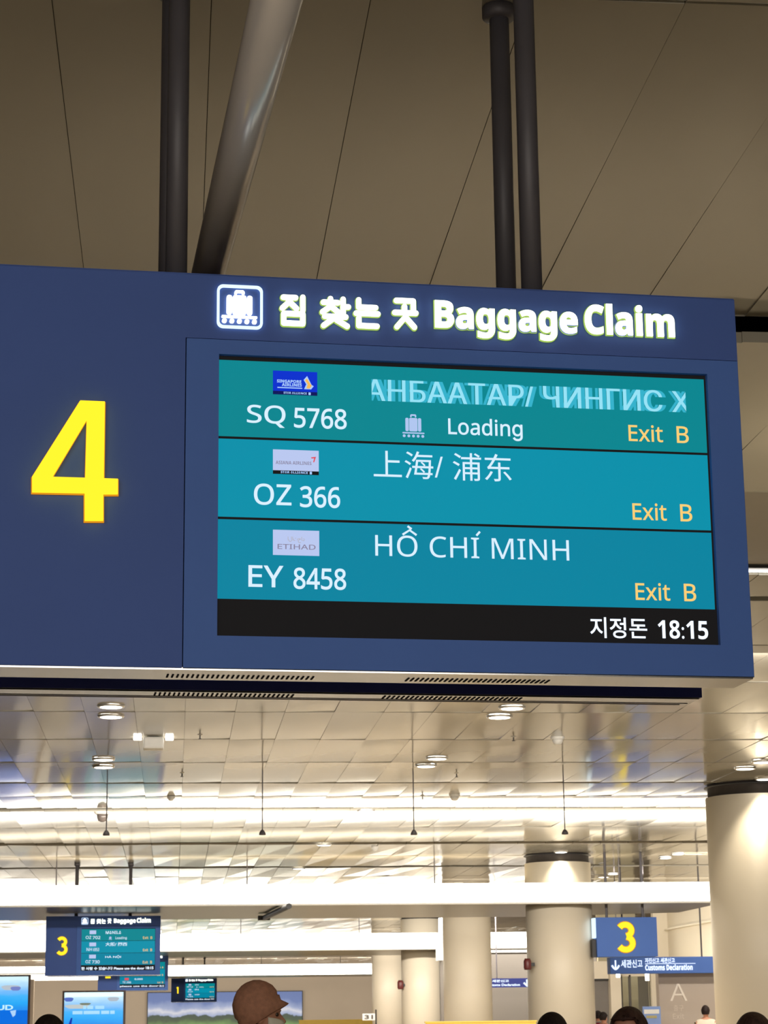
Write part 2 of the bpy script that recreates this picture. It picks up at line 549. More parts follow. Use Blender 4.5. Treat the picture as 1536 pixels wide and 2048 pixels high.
# drop wires with little round ends
for px, py0, py1, lb_ in ((215, 1541, 1668, 'thin hanging wire with a round end, leftmost of four'), (525, 1541, 1667, 'thin hanging wire with a round end, second from left of four'),
                          (826, 1541, 1667, 'thin hanging wire with a round end, third from left of four'), (1126, 1541, 1666, 'thin hanging wire with a round end, rightmost of four')):
    a = PZ(px, py0, CZ)
    zb = P(px, py1, a.y).z
    t = thing('pendant_wire', (a.x, a.y, CZ), lb_, 'pendant', group='drop wires from the ceiling')
    obj('wire', tube(bmesh.new(), (0, 0, 0), (0, 0, zb - CZ), 0.008, n=8), m_post, t)
    obj('end_cap', lathe(bmesh.new(), [(0.05, zb - CZ - 0.02), (0.045, zb - CZ + 0.01), (0.02, zb - CZ + 0.05)], n=16), m_post, t, True)

# ------------------------------------------------------------------ round columns
def column(px0, px1, y, label, pyref, gap=0.2):
    a = P(px0, pyref, y); b = P(px1, pyref, y)
    r = (b.x - a.x) / 2
    t = thing('column', ((a.x + b.x) / 2, y, 0), label, 'column')
    obj('shaft', lathe(bmesh.new(), [(r, 0), (r, CZ - gap)], n=72), m_cream, t, True)
    obj('shadow_gap', lathe(bmesh.new(), [(r * 0.95, CZ - gap), (r * 0.95, CZ + 0.3)], n=64), m_plenum, t, True)
    obj('collar', lathe(bmesh.new(), [(r * 1.02, CZ - 0.045), (r * 1.02, CZ - 0.03)], n=64), m_dark, t, True)
    obj('foot_ring', lathe(bmesh.new(), [(r * 1.01, 0), (r * 1.01, 0.12)], n=64), m_steel, t, True)
    for f in t.children:
        pass
    return t, r
column(1416, 1608, 32.15, 'big cream round column at the right edge', 1650)
column(1050, 1180, 46.1, 'cream round column left of the yellow 3 on blue', 1740)
column(887, 983, 61.5, 'cream round column between the ends of the middle light bar', 1950)
column(803, 886, 75.2, 'shaded cream round column left of the one between the bar ends', 1960, 0.05)
column(744, 812, 90.0, 'pale round column farthest left of the row of columns', 1960, 0.05)
# spots that wash the column heads
lamp('column_spot', 'SPOT', (8.55, 31.15, CZ - 0.05), 25, (1.0, 0.9, 0.72), '', rot=(R(4), 0, 0), size=0.06, spot=70, blend=0.8)
downlight(1530, 1558, 'bright downlight right in front of the big right column', energy=42)
downlight(1122, 1704, 'bright downlight right over the head of the middle column', energy=40)

# ------------------------------------------------------------------ luminous canopies over the carousels
def canopy(y, depth, px_r, pxy, z, th, label, x_left, back_cut=0.0):
    xr = P(px_r, pxy, y).x
    t = thing('luminous_canopy', (xr, y, z), label, 'light canopy')
    L = x_left - xr
    obj('light_fascia', BX((L, 0.0, 0.02), (0, 0.10, th - 0.02), 0.008), m_bar, t)
    bm = bmesh.new()
    pts = [(L, 0.10), (0.35, 0.10), (0.35, depth - back_cut), (-3.0, depth), (L, depth)]
    lo = [bm.verts.new((q[0], q[1], 0.0)) for q in pts]
    hi = [bm.verts.new((q[0], q[1], th * 0.85)) for q in pts]
    bm.faces.new(lo[::-1]); bm.faces.new(hi)
    for k in range(len(pts)):
        j = (k + 1) % len(pts)
        bm.faces.new((lo[k], lo[j], hi[j], hi[k]))
    bmesh.ops.recalc_face_normals(bm, faces=bm.faces)
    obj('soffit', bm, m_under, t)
    obj('edge_lip', BX((L, -0.03, -0.02), (0, 0.12, 0.018)), m_white, t)
    for k in range(4):
        x = -1.5 - k * 4.2
        obj('hanger', tube(bmesh.new(), (x, depth * 0.4, th * 0.8), (x, depth * 0.4, CZ - z), 0.012, n=8), m_post, t)
    return t, xr, z
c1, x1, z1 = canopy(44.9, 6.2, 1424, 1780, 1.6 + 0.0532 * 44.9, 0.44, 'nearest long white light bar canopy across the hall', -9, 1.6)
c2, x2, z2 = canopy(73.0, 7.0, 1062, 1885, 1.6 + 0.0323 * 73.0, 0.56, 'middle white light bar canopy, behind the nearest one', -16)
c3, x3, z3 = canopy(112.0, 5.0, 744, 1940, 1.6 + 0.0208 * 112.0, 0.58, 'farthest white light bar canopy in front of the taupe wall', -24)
# dark diagonal rod under the nearest canopy
t = thing('diagonal_rod', PZ(528, 1836, z1 - 0.09), 'dark diagonal rod under the nearest light canopy above the brown hat', 'brace')
q = PZ(578, 1812, z1 - 0.09) - PZ(528, 1836, z1 - 0.09)
obj('rod', tube(bmesh.new(), (0, 0, 0), (q.x, q.y, q.z), 0.06, n=12), m_dark, t)
obj('end_plate', BX((-0.14, -0.1, -0.05), (0.14, 0.1, 0.05), 0.01), m_dark, t)
# lower light bar just seen left
t = thing('light_bar', P(66, 1961, 106), 'short low white light bar ending left of sign number 2', 'light')
xr = P(198, 1955, 106).x - P(66, 1961, 106).x
obj('tube_light', BX((-12, 0, 0.0), (xr, 0.15, 0.28), 0.05), m_bar, t)
obj('housing', BX((-12, 0.05, 0.28), (xr, 0.35, 0.36)), m_white, t)
obj('hanger', tube(bmesh.new(), (xr - 1, 0.15, 0.34), (xr - 1, 0.15, CZ - t.location.z), 0.02, n=8), m_post, t)

# ================================================================== THE SIGNS
m = lambda *a: SG(*a)
U0, U1 = -0.66, m(1487, 975)[0]
V0, V1 = m(760, 1342)[1], m(760, 564)[1]
V0 = (m(0, 1330)[1] + m(1507, 1353)[1]) / 2
V1 = (m(0, 528)[1] + m(1468, 600)[1]) / 2
VS = (m(371, 677)[1] + m(1472, 722)[1]) / 2          # header seam
US = m(369, 1000)[0]                                   # vertical seam
SU0, SU1 = m(436, 990)[0], (m(1412, 747)[0] + m(1442, 1291)[0]) / 2
SV0 = (m(435, 1271)[1] + m(1442, 1291)[1]) / 2
SV1 = (m(437, 710)[1] + m(1412, 747)[1]) / 2
RV = [(m(437, 871)[1] + m(1420, 906)[1]) / 2, (m(437, 1032)[1] + m(1428, 1062)[1]) / 2, (m(437, 1196)[1] + m(1436, 1221)[1]) / 2]

def rr(u0, v0, u1, v1, r, n=6):
    out = []
    for cx, cy, a0 in ((u1 - r, v0 + r, -90), (u1 - r, v1 - r, 0), (u0 + r, v1 - r, 90), (u0 + r, v0 + r, 180)):
        for k in range(n + 1):
            a = R(a0 + 90 * k / n)
            out.append((cx + r * math.cos(a), cy + r * math.sin(a)))
    return out
def ring_plate(outer, inner, y0, y1):
    bm = bmesh.new()
    n = len(outer)
    F = [[bm.verts.new((p[0], yy, p[1])) for p in lst] for lst, yy in ((outer, y0), (inner, y0), (outer, y1), (inner, y1))]
    for i in range(n):
        j = (i + 1) % n
        bm.faces.new((F[0][i], F[0][j], F[1][j], F[1][i]))
        bm.faces.new((F[0][i], F[2][i], F[2][j], F[0][j]))
        bm.faces.new((F[1][j], F[3][j], F[3][i], F[1][i]))
    bmesh.ops.recalc_face_normals(bm, faces=bm.faces)
    return bm
def luggage(bm, u0, v0, u1, v1, y, bars=True, d=0.0):
    """suitcase pictogram over a roller belt filling the given box"""
    W_, H_ = u1 - u0, v1 - v0
    def pr(a, b, c, e):
        q = rr(u0 + a * W_, v0 + b * H_, u0 + c * W_, v0 + e * H_, min(0.06 * W_, (c - a) * W_ * 0.45, (e - b) * H_ * 0.45), 3)
        if d:
            prism(bm, q, y - d, y)
        else:
            bm.faces.new([bm.verts.new((a_[0], y, a_[1])) for a_ in q])
    pr(0.14, 0.26, 0.29, 0.84); pr(0.31, 0.26, 0.69, 0.84); pr(0.71, 0.26, 0.86, 0.84)
    pr(0.36, 0.86, 0.43, 0.98); pr(0.57, 0.86, 0.64, 0.98); pr(0.38, 0.93, 0.62, 1.0)
    pr(0.0, 0.16, 1.0, 0.22)
    for k in range(5):
        c = 0.08 + 0.84 * k / 4
        pr(c - 0.065, 0.0, c + 0.065, 0.12)
    bmesh.ops.recalc_face_normals(bm, faces=bm.faces)
    return bm

def numeral_shape(n):
    """outline polygon(s) in (u, v) for the big digit"""
    if n == '4':
        A = [m(64, 958), m(160, 806), m(209, 808), m(207, 961), m(235, 962), m(235, 991), m(206, 991), m(206, 1044), m(169, 1044), m(169, 989), m(64, 987)]
        hole = [m(102, 958), m(171, 960), m(174, 842)]
        return A, hole
def digit_stroke(n):
    cu, cv = -0.299, m(150, 925)[1]
    h = m(209, 808)[1] - m(206, 1044)[1]
    if n == '3':
        path = []
        r1, r2 = h * 0.205, h * 0.235
        for k in range(13):
            a = R(150 - k * 240 / 12)
            path.append((cu + r1 * math.cos(a) * 1.05 - 0.01, cv + h * 0.235 + r1 * math.sin(a)))
        top = path
        bot = []
        for k in range(13):
            a = R(90 - k * 240 / 12)
            bot.append((cu + r2 * math.cos(a) * 1.05 - 0.01, cv - h * 0.205 + r2 * math.sin(a)))
        return [top, bot]
    if n == '2':
        path = []
        for k in range(10):
            a = R(160 - k * 190 / 9)
            path.append((cu + h * 0.2 * math.cos(a), cv + h * 0.25 + h * 0.2 * math.sin(a)))
        path.append((cu - h * 0.2, cv - h * 0.42))
        return [path, [(cu - h * 0.26, cv - h * 0.43), (cu + h * 0.24, cv - h * 0.43)]]
    return [[(cu - h * 0.16, cv + h * 0.28), (cu + h * 0.02, cv + h * 0.43)], [(cu + 0.0, cv + h * 0.46), (cu + 0.0, cv - h * 0.46)]]

def ribbon(bm, path, wdt, y0, y1):
    n = len(path)
    L, Rr = [], []
    for i, p in enumerate(path):
        a = Vector(path[max(0, i - 1)]); b = Vector(path[min(n - 1, i + 1)])
        d = (b - a).normalized(); q = Vector((-d.y, d.x)) * wdt / 2
        L.append((p[0] + q.x, p[1] + q.y)); Rr.append((p[0] - q.x, p[1] - q.y))
    for i in range(n - 1):
        quad = [L[i], Rr[i], Rr[i + 1], L[i + 1]]
        prism(bm, quad, y0, y1)

def numeral(t, n):
    if n == '4':
        A, hole = numeral_shape(n)
        for y0, y1, grow, mm, nm in ((-0.030, -0.012, 0.0, m_num, 'numeral'), (-0.012, 0.0, 0.003, m_num_rim, 'numeral_rim')):
            bm = bmesh.new()
            cx = sum(p[0] for p in A) / len(A); cy = sum(p[1] for p in A) / len(A)
            # left diagonal + bars + stem as clean convex pieces
            P_ = {k: m(*v) for k, v in dict(a=(64, 958), b=(160, 806), c=(209, 808), d=(207, 961), e=(235, 962), f=(235, 991), g=(206, 991), h=(206, 1044), i=(169, 1044), j=(169, 989), k=(64, 987), p=(104, 958), q=(170, 960), r=(173, 843)).items()}
            pieces = [['a', 'p', 'r', 'b'], ['b', 'r', 'c'], ['r', 'q', 'd', 'c'], ['k', 'j', 'q', 'p', 'a'], ['j', 'g', 'd', 'q'], ['g', 'f', 'e', 'd'], ['i', 'h', 'g', 'j']]
            vc, vb = {}, {}
            ins = {'p': (-1, 1), 'q': (1, 1), 'r': (0.3, -1)}
            for kk, v in P_.items():
                g_ = grow
                if kk in ('p', 'q', 'r'):
                    c_ = ((P_['p'][0] + P_['q'][0] + P_['r'][0]) / 3, (P_['p'][1] + P_['q'][1] + P_['r'][1]) / 3)
                    dv = (Vector(c_) - Vector(v)).normalized() * g_
                else:
                    o_ = {'a': (-1, .3), 'b': (-.6, 1), 'c': (1, 1), 'd': (1, 1), 'e': (1, 1), 'f': (1, -1), 'g': (1, -1), 'h': (1, -1), 'i': (-1, -1), 'j': (-1, -1), 'k': (-1, -1)}[kk]
                    dv = Vector(o_) * g_
                vc[kk] = bm.verts.new((v[0] + dv.x, y0, v[1] + dv.y)); vb[kk] = bm.verts.new((v[0] + dv.x, y1, v[1] + dv.y))
            for pc in pieces:
                bm.faces.new([vc[k] for k in pc])
            loop = ['a', 'b', 'c', 'd', 'e', 'f', 'g', 'h', 'i', 'j', 'k']
            for i_ in range(len(loop)):
                a_, b_ = loop[i_], loop[(i_ + 1) % len(loop)]
                bm.faces.new((vc[a_], vc[b_], vb[b_], vb[a_]))
            for a_, b_ in (('p', 'q'), ('q', 'r'), ('r', 'p')):
                bm.faces.new((vc[a_], vc[b_], vb[b_], vb[a_]))
            obj(nm, bm, mm, t, label='glowing yellow numeral 4' if nm == 'numeral' else None)
    else:
        for y0, y1, wd, mm, nm in ((-0.030, -0.012, 0.070, m_num, 'numeral'), (-0.012, 0.0, 0.084, m_num_rim, 'numeral_rim')):
            bm = bmesh.new()
            for pth in digit_stroke(n):
                ribbon(bm, pth, wd, y0, y1)
            obj(nm, bm, mm, t, label='glowing yellow numeral ' + n if nm == 'numeral' else None)

def mr(x0, y0, x1, y1):
    """pixel box -> local rectangle (measured along the text's own slope)"""
    a = m(x0, y0); b = m(x1, y1)
    return (min(a[0], b[0]), min(a[1], b[1]), max(a[0], b[0]), max(a[1], b[1]))
# measured lettering boxes (u0, v0, u1, v1) in the sign's own frame
BOX = dict(
    ic=mr(434, 570, 525, 660), k1=mr(557, 590, 613, 655), k2=mr(638, 594, 701, 660), k3=mr(706, 597, 760, 660), k4=mr(783, 598, 836, 662),
    bag=(m(868, 600)[0], m(1105, 684)[1], m(1153, 640)[0], m(868, 603)[1]), cla=(m(1168, 640)[0], m(1250, 673)[1], m(1346, 640)[0], m(1225, 611)[1]))
EXS = ((1259, 846, 1381, 884), (1267, 1003, 1388, 1041), (1273, 1163, 1396, 1201))

def airline_logo(t, kind, r):
    u0, v0, u1, v1 = r
    W_, H_ = u1 - u0, v1 - v0
    y = -0.0022
    base = {'blue': m_logo_blue, 'white': m_logo_pale, 'plain': m_logo_pale, 'red': m_logo_red, 'pale': m_logo_pale}[kind]
    lo = 0.15 if kind in ('blue', 'white') else 0.0
    L = obj('airline_logo', plate(rect(u0, v0 + lo * H_, u1, v1), y), base, t)
    def q(a, b, c, d):
        return (u0 + a * W_, v0 + b * H_, u0 + c * W_, v0 + d * H_)
    if kind in ('blue', 'white'):
        obj('alliance_strip', plate(rect(u0, v0, u1, v0 + lo * H_), y), m_logo_navy if kind == 'blue' else m_scr_black, L)
        obj('alliance_lettering', TX(sans('STAR ALLIANCE', True), q(0.17 if kind == 'white' else .24, 0.035, 0.76, 0.125), y - .0006, off=0.01), m_logo_white, L)
        obj('alliance_star', plate(rr(*q(0.80, 0.02, 0.85, 0.13), 0.001, 3), y - .0006), m_logo_white, L)
    if kind == 'blue':
        bm = TX(sans('SINGAPORE', True), q(0.09, 0.50, 0.64, 0.63), y - .0006, off=0.02)
        add_text(bm, sans('AIRLINES', True), q(0.20, 0.355, 0.65, 0.485), y - .0006, off=0.02)
        bm.faces.new([bm.verts.new((a, y - .0006, b)) for a, b in rect(*q(0.10, 0.27, 0.66, 0.315))])
        obj('airline_lettering', bm, m_logo_white, L)
        P2 = lambda a, b: (u0 + a * W_, v0 + b * H_)
        obj('bird_outline', plate([P2(.70, .26), P2(.86, .26), P2(.92, .40), P2(.87, .45), P2(.77, .82), P2(.69, .65), P2(.75, .47)], y - .0006), m_logo_white, L)
        obj('bird_emblem', plate([P2(.75, .29), P2(.83, .29), P2(.875, .42), P2(.85, .47), P2(.765, .72), P2(.72, .62), P2(.78, .47)], y - .0012), m_logo_gold, L)
    if kind == 'white':
        obj('airline_lettering', TX(sans('ASIANA AIRLINES', True), q(0.06, 0.40, 0.84, 0.54), y - .0006, off=0.0), m_logo_grey, L)
        bm = bmesh.new()
        for pts in ([(.83, .72), (.94, .75), (.925, .69), (.84, .67)], [(.94, .75), (.90, .52), (.875, .52), (.90, .70)]):
            bm.faces.new([bm.verts.new((u0 + a * W_, y - .0006, v0 + b * H_)) for a, b in pts])
        obj('red_emblem', bm, m_logo_red, L)
    if kind == 'plain':
        obj('arabic_lettering', TX('الاتحاد', q(0.32, 0.50, 0.68, 0.74), y - .0006), m_logo_beige, L)
        obj('airline_lettering', TX(sans('ETIHAD'), q(0.10, 0.24, 0.92, 0.44), y - .0006, off=.01), m_logo_grey, L)
    return L

HANGUL = {
    'k1': [[(.08, .97), (.62, .97)], [(.36, .95), (.27, .75), (.04, .56)], [(.36, .80), (.66, .56)], [(.93, 1.0), (.93, .5)], [(.10, .36), (.93, .36), (.93, .0), (.10, .0), (.10, .36)]],
    'k2': [[(.32, 1.0), (.32, .92)], [(.05, .86), (.60, .86)], [(.33, .84), (.25, .66), (.02, .50)], [(.34, .72), (.62, .50)], [(.80, 1.0), (.80, .46)], [(.80, .72), (1.0, .72)],
           [(.10, .34), (.90, .34)], [(.50, .32), (.06, .0)], [(.55, .22), (.95, .0)]],
    'k3': [[(.12, 1.0), (.12, .72), (.90, .72)], [(.0, .48), (1.0, .48)], [(.12, .30), (.12, .0), (.95, .0)]],
    'k4': [[(.08, 1.0), (.88, 1.0), (.88, .62)], [(.46, .78), (.46, .56)], [(.0, .54), (1.0, .54)], [(.50, .38), (.10, .0)], [(.52, .36), (.92, .0)]],
}
def make_sign(loc, rz, label, n, rows, ticker, clock, full, zoff=0.0, posts=1.0):
    t = thing('hanging_sign', loc, label, 'sign', rz)
    D1, D2, D3 = 0.20, 0.41, 0.54
    # front cabinet
    obj('cabinet', BX((U0, 0.032, V0), (U1, D1, V1)), m_gap, t)
    obj('top_cover', BX((U0, 0.0, V1 - 0.002), (U1, D1, V1 + 0.002)), m_blue, t)
    left = BX((U0, 0.0, V0), (US - 0.002, 0.016, V1))
    obj('number_panel', left, m_blue, t)
    obj('header_panel', BX((US - 0.002, 0.0, VS + 0.002), (U1, 0.016, V1)), m_blue, t)
    fr = bmesh.new()
    outer = rect(US + 0.001, V0, U1, VS - 0.001)
    inner = rect(SU0, SV0, SU1, SV1)
    F = [[fr.verts.new((p[0], yy, p[1])) for p in lst] for lst, yy in ((outer, -0.004), (inner, -0.004), (outer, 0.016), (inner, 0.03))]
    for i in range(4):
        j = (i + 1) % 4
        fr.faces.new((F[0][i], F[0][j], F[1][j], F[1][i])); fr.faces.new((F[0][i], F[2][i], F[2][j], F[0][j])); fr.faces.new((F[1][j], F[3][j], F[3][i], F[1][i]))
    bmesh.ops.recalc_face_normals(fr, faces=fr.faces)
    obj('screen_frame', fr, m_blue2, t)
    obj('end_panel', BX((U1 - 0.001, 0.004, V0), (U1 + 0.004, D1, V1)), m_blue, t)
    obj('end_panel', BX((U0 - 0.004, 0.004, V0), (U0 + 0.001, D1, V1)), m_blue, t)
    obj('bottom_cover', BX((U0, 0.006, V0 - 0.006), (U1, D1, V0 + 0.002)), m_steel, t)
    # rear cabinet
    Ur = U1 - 0.04
    obj('rear_cabinet', BX((U0 + 0.04, D2, V0 - 0.006), (Ur, D3, V1)), m_blue_deep, t)
    obj('rear_bottom_cover', BX((U0 + 0.04, D2 + 0.004, V0 - 0.012), (Ur - 0.01, D3, V0 - 0.004)), m_steel, t)
    bm = bmesh.new()
    box(bm, (U0 + 0.04, D3 - 0.03, V0 - 0.0135), (Ur - 0.02, D3 - 0.026, V0 - 0.011))
    box(bm, (U0 + 0.04, D3 - 0.002, V0 - 0.0135), (Ur - 0.04, D3 + 0.004, V0 - 0.006))
    obj('bottom_trim', bm, m_post, t)
    obj('cross_beam', BX((U0 + 0.2, D1, V1 - 0.3), (U0 + 0.26, D2, V1 - 0.2)), m_post, t)
    obj('cross_beam', BX((U1 - 0.4, D1, V1 - 0.3), (U1 - 0.34, D2, V1 - 0.2)), m_post, t)
    # ventilation slots in both undersides
    if full:
        for a, b, yy, zz in ((-0.022, 0.4375, 0.125, V0 - 0.0075), (0.7445, 1.2054, 0.125, V0 - 0.0075), (-0.039, 0.417, D2 + 0.055, V0 - 0.0135), (0.7263, 1.1945, D2 + 0.055, V0 - 0.0135)):
            bm = bmesh.new()
            for k in range(30):
                x = a + (b - a) * k / 29
                vv = [bm.verts.new(p) for p in ((x - .003, yy - .03, zz), (x + .003, yy - .03, zz), (x + .003, yy + .03, zz), (x - .003, yy + .03, zz))]
                ww = [bm.verts.new((q.co.x, q.co.y, zz + 0.003)) for q in vv]
                bm.faces.new(vv[::-1]); bm.faces.new(ww)
                for kk in range(4):
                    bm.faces.new((vv[kk], vv[(kk + 1) % 4], ww[(kk + 1) % 4], ww[kk]))
            o = obj('vent_slots', bm, m_gap, t)
            o['kind'] = 'stuff'
    # posts up to the ceiling
    lz = loc[2]
    cz = CZN if full else CZ
    for uu in (-0.012, 1.187):
        for yy, dia in ((0.10, 0.036), (0.47, 0.036)):
            obj('post', tube(bmesh.new(), (uu, yy, V1 - 0.02), (uu, yy, cz - lz), dia * posts, n=20), m_post, t, True)
            obj('post_flange', lathe(bmesh.new(), [(0.05, cz - lz - 0.05), (0.062, cz - lz - 0.04), (0.062, cz - lz - 0.001)], c=(uu, yy, 0), n=24), m_post, t, True)
    numeral(t, n)
    # header pictogram and raised lettering
    b = BOX['ic']
    obj('pictogram_frame', ring_plate(rr(*b, 0.02), rr(b[0] + .008, b[1] + .008, b[2] - .008, b[3] - .008, 0.014), -0.010, 0.0), m_icon, t)
    w_, h_ = b[2] - b[0], b[3] - b[1]
    obj('pictogram', luggage(bmesh.new(), b[0] + .1 * w_, b[1] + .12 * h_, b[2] - .12 * w_, b[3] - .12 * h_, 0, d=0.010), m_letter, t)
    for y_, dp, off, mm, nm in ((-0.012, 0.008, 0.038, m_letter, 'header_lettering'), (-0.004, 0.008, 0.062, m_letter_halo_rim, 'header_lettering_halo_rim')):
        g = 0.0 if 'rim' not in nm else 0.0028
        for kx in ('k1', 'k2', 'k3', 'k4'):
            r_ = BOX[kx]
            bm = bmesh.new()
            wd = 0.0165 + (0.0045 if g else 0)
            h_ = wd / 2 - g
            for pth in HANGUL[kx]:
                q = [(r_[0] + h_ + a * (r_[2] - r_[0] - 2 * h_), r_[1] + h_ + b * (r_[3] - r_[1] - 2 * h_)) for a, b in pth]
                for i_ in range(len(q) - 1):
                    ribbon(bm, [q[i_], q[i_ + 1]], wd, y_ - dp / 2, y_ + dp / 2)
                for a, b in q:
                    prism(bm, [(a + wd / 2 * math.cos(R(z_)), b + wd / 2 * math.sin(R(z_))) for z_ in range(0, 360, 30)], y_ - dp / 2, y_ + dp / 2)
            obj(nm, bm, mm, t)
        for s_, kx in (('Baggage', 'bag'), ('Claim', 'cla')):
            r_ = BOX[kx]
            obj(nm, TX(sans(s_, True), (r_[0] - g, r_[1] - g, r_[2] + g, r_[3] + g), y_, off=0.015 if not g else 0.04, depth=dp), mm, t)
    # screen
    scr = obj('screen', BX((SU0 - 0.005, 0.018, SV0 - 0.005), (SU1 + 0.005, 0.03, SV1 + 0.005)), m_scr_black, t)
    y = 0.0172
    z_top = SV1 - 0.013
    edges = [z_top] + RV
    for k in range(3):
        o = obj('screen_row', plate(rect(SU0 + 0.001, edges[k + 1] + 0.004, SU1 - 0.006, edges[k] - (0.004 if k else 0.0)), y), m_t[k], scr)
    y = 0.0160
    def word(nm, body, r_, mm, **k):
        return obj(nm, TX(body, r_, y, **k), mm, scr)
    for k, rw in enumerate(rows):
        lr = (mr(547, 738, 636, 789), mr(547, 896, 639, 948), mr(547, 1057, 640, 1110))[k]
        L = airline_logo(t, rw['logo'], lr)
        L.location = (0, y + 0.0018, 0)
        fr_ = ((495, 806, 695, 857), (509, 964, 682, 1015), (498, 1128, 694, 1179))[k]
        a = m(fr_[0], fr_[1]); b_ = m(fr_[2], fr_[3])
        wd = (b_[0] - a[0])
        txt = rw['flight'].split()
        f1 = (77 / 200, 75 / 173, 70 / 196)[k]
        f2 = (94 / 200, 92 / 173, 90 / 196)[k]
        word('flight_code', sans(txt[0]), (a[0], b_[1] + (-.001 if 'Q' in txt[0] else .005), a[0] + wd * f1, a[1]), m_txt, off=0.010)
        word('flight_number', sans(txt[1]), (a[0] + wd * f2, b_[1] + .001, b_[0], a[1] - .004), m_txt, off=0.016)
        if rw.get('dest'):
            word('destination_text', rw['dest'], rw['box'], m_txt, off=rw.get('off', 0.008))
        if rw.get('marks'):
            bm = bmesh.new()
            for pth in ([(807, 1067), (821, 1058), (835, 1068)], [(817, 1050), (825, 1056)], [(955, 1069), (962, 1061)]):
                ribbon(bm, [m(*q) for q in pth], 0.007, y, y + 0.0005)
            obj('accent_marks', bm, m_txt, scr)
        e = EXS[k]
        a = m(e[0], e[1]); b_ = m(e[2], e[3])
        word('exit_text', sans('Exit'), (a[0], b_[1], a[0] + (b_[0] - a[0]) * 0.57, a[1]), m_exit, off=0.010)
        word('exit_letter', sans(rw.get('exit', 'B')), (a[0] + (b_[0] - a[0]) * 0.80, b_[1], b_[0], a[1]), m_exit, off=0.010)
    word('status_text', sans('Loading'), mr(898, 832, 1048, 880), m_txt, off=0.012)
    obj('loading_pictogram', luggage(bmesh.new(), *mr(806, 825, 851, 873), y), m_lug, scr)
    if full:
        cl = (m(745, 790)[0], m(1374, 790)[0])
        r_ = (m(731, 790)[0], m(1250, 818)[1], m(1380, 790)[0], m(800, 757)[1])
        for k, (dx, mm, nm, yo) in enumerate(((0.018, m_ghost, 'scrolling_text_trail', 0.0006), (-0.010, m_ghost, 'scrolling_text_trail', 0.0004), (0.012, m_ghost, 'scrolling_text_trail', 0.0003), (0.005, m_ghost2, 'scrolling_text', 0.0001), (0.0025, m_ghost2, 'scrolling_text', 0.0))):
            obj(nm, TX('АНБААТАР/ ЧИНГИС Х', (r_[0] + dx, r_[1], r_[2] + dx, r_[3]), y + yo, off=0.0, clip=cl), mm, scr)
        word('ticker_text', '지정돈', mr(1182, 1232, 1298, 1276), m_txt_w, off=0.012)
        word('clock_text', sans('18:15', True), mr(1318, 1238, 1420, 1277), m_txt_w, off=0.0)
    else:
        r1 = mr(1318, 1238, 1420, 1277)
        word('ticker_text', ticker, (SU0 + 0.01, r1[1] - 0.008, r1[0] - 0.03, r1[3]), m_txt_w, off=0.03)
        word('clock_text', clock, r1, m_txt_w, off=0.03)
    return t

rows4 = [dict(logo='blue', flight='SQ 5768'),
         dict(logo='white', flight='OZ 366', dest='上海/ 浦东', box=(m(749, 930)[0], m(880, 957)[1], m(1025, 930)[0], m(780, 898)[1]), off=0.0),
         dict(logo='plain', flight='EY 8458', dest=sans('HO CHI MINH'), box=(m(752, 1080)[0], m(1000, 1116)[1], m(1140, 1080)[0], m(822, 1069)[1]), off=0.0, marks=True)]
main = make_sign((0, SY, 0), SA, 'large blue baggage claim sign with yellow 4 and teal flight screen', '4', rows4, '', '', True)

def dbox(k, u1):
    return {0: (0.652, 1.6 + 1.965, u1, 1.6 + 2.03), 1: (0.652, 1.6 + 1.70, u1, 1.6 + 1.78), 2: (0.652, 1.6 + 1.43, u1, 1.6 + 1.50)}[k]
rows3 = [dict(logo='pale', flight='OZ 702', dest=sans('MANILA'), box=dbox(0, 1.0), off=0.02), dict(logo='pale', flight='NH 6953', dest='大阪/ 関西', box=dbox(1, 1.13), off=0.02),
         dict(logo='pale', flight='OZ 730', dest='HÀ NỘI', box=dbox(2, 1.0), off=0.02)]
rows2 = [dict(logo='pale', flight='OZ 102', exit='B'), dict(logo='pale', flight='OZ 178', exit='B'), dict(logo='red', flight='TZ 266', dest='0,000', box=dbox(2, 0.95), off=0.02)]
rows1 = [dict(logo='pale', flight='KE 12', dest='DN', box=dbox(0, 0.85)), dict(logo='pale', flight='OZ 21', dest='IN', box=dbox(1, 0.85)), dict(logo='pale', flight='LJ 31', dest='HAN', box=dbox(2, 0.9))]
def far_sign(Y, pxl, pyt, pyr, label, n, rows, ticker, rz):
    """same sign farther down the hall; its top left corner is at the pixel given"""
    p = P(pxl, pyt, Y)
    return make_sign((p.x - U0, Y, p.z - V1), rz, label, n, rows, ticker, '18:15', False)
far_sign(48.0, 93, 1833, 0, 'small distant baggage claim sign with yellow 3 at the lower left', '3', rows3, '한 사람 수 있습니다 Please use the door', R(1.5))
far_sign(78.5, 197, 1909, 0, 'distant baggage claim sign partly hidden behind the one with yellow 3', '2', rows2, 'please use the door', R(1.5))
far_sign(120.5, 343, 1957, 0, 'farthest baggage claim sign with yellow 1 above the landscape mural', '1', rows1, 'Please use the door', R(1.5))

# polished tube rising from behind the big sign
pb = PZ(412, 560, 4.02) if False else None
def at_dist(x, y, Y):
    return P(x, y, Y)
bot = at_dist(412, 566, 6.80)
top = at_dist(553, 0, 6.02)
dirv = (top - bot).normalized()
t = thing('steel_tube', bot, 'polished steel tube slanting up from behind the top of the big sign', 'pipe')
topx = top + dirv * ((CZN - 0.05 - top.z) / dirv.z)
d = topx - bot
bm = tube(bmesh.new(), (0, 0, 0), d, 0.056, 0.098, n=48)
obj('shaft', bm, m_chrome, t, True)
c = dirv * 0.02

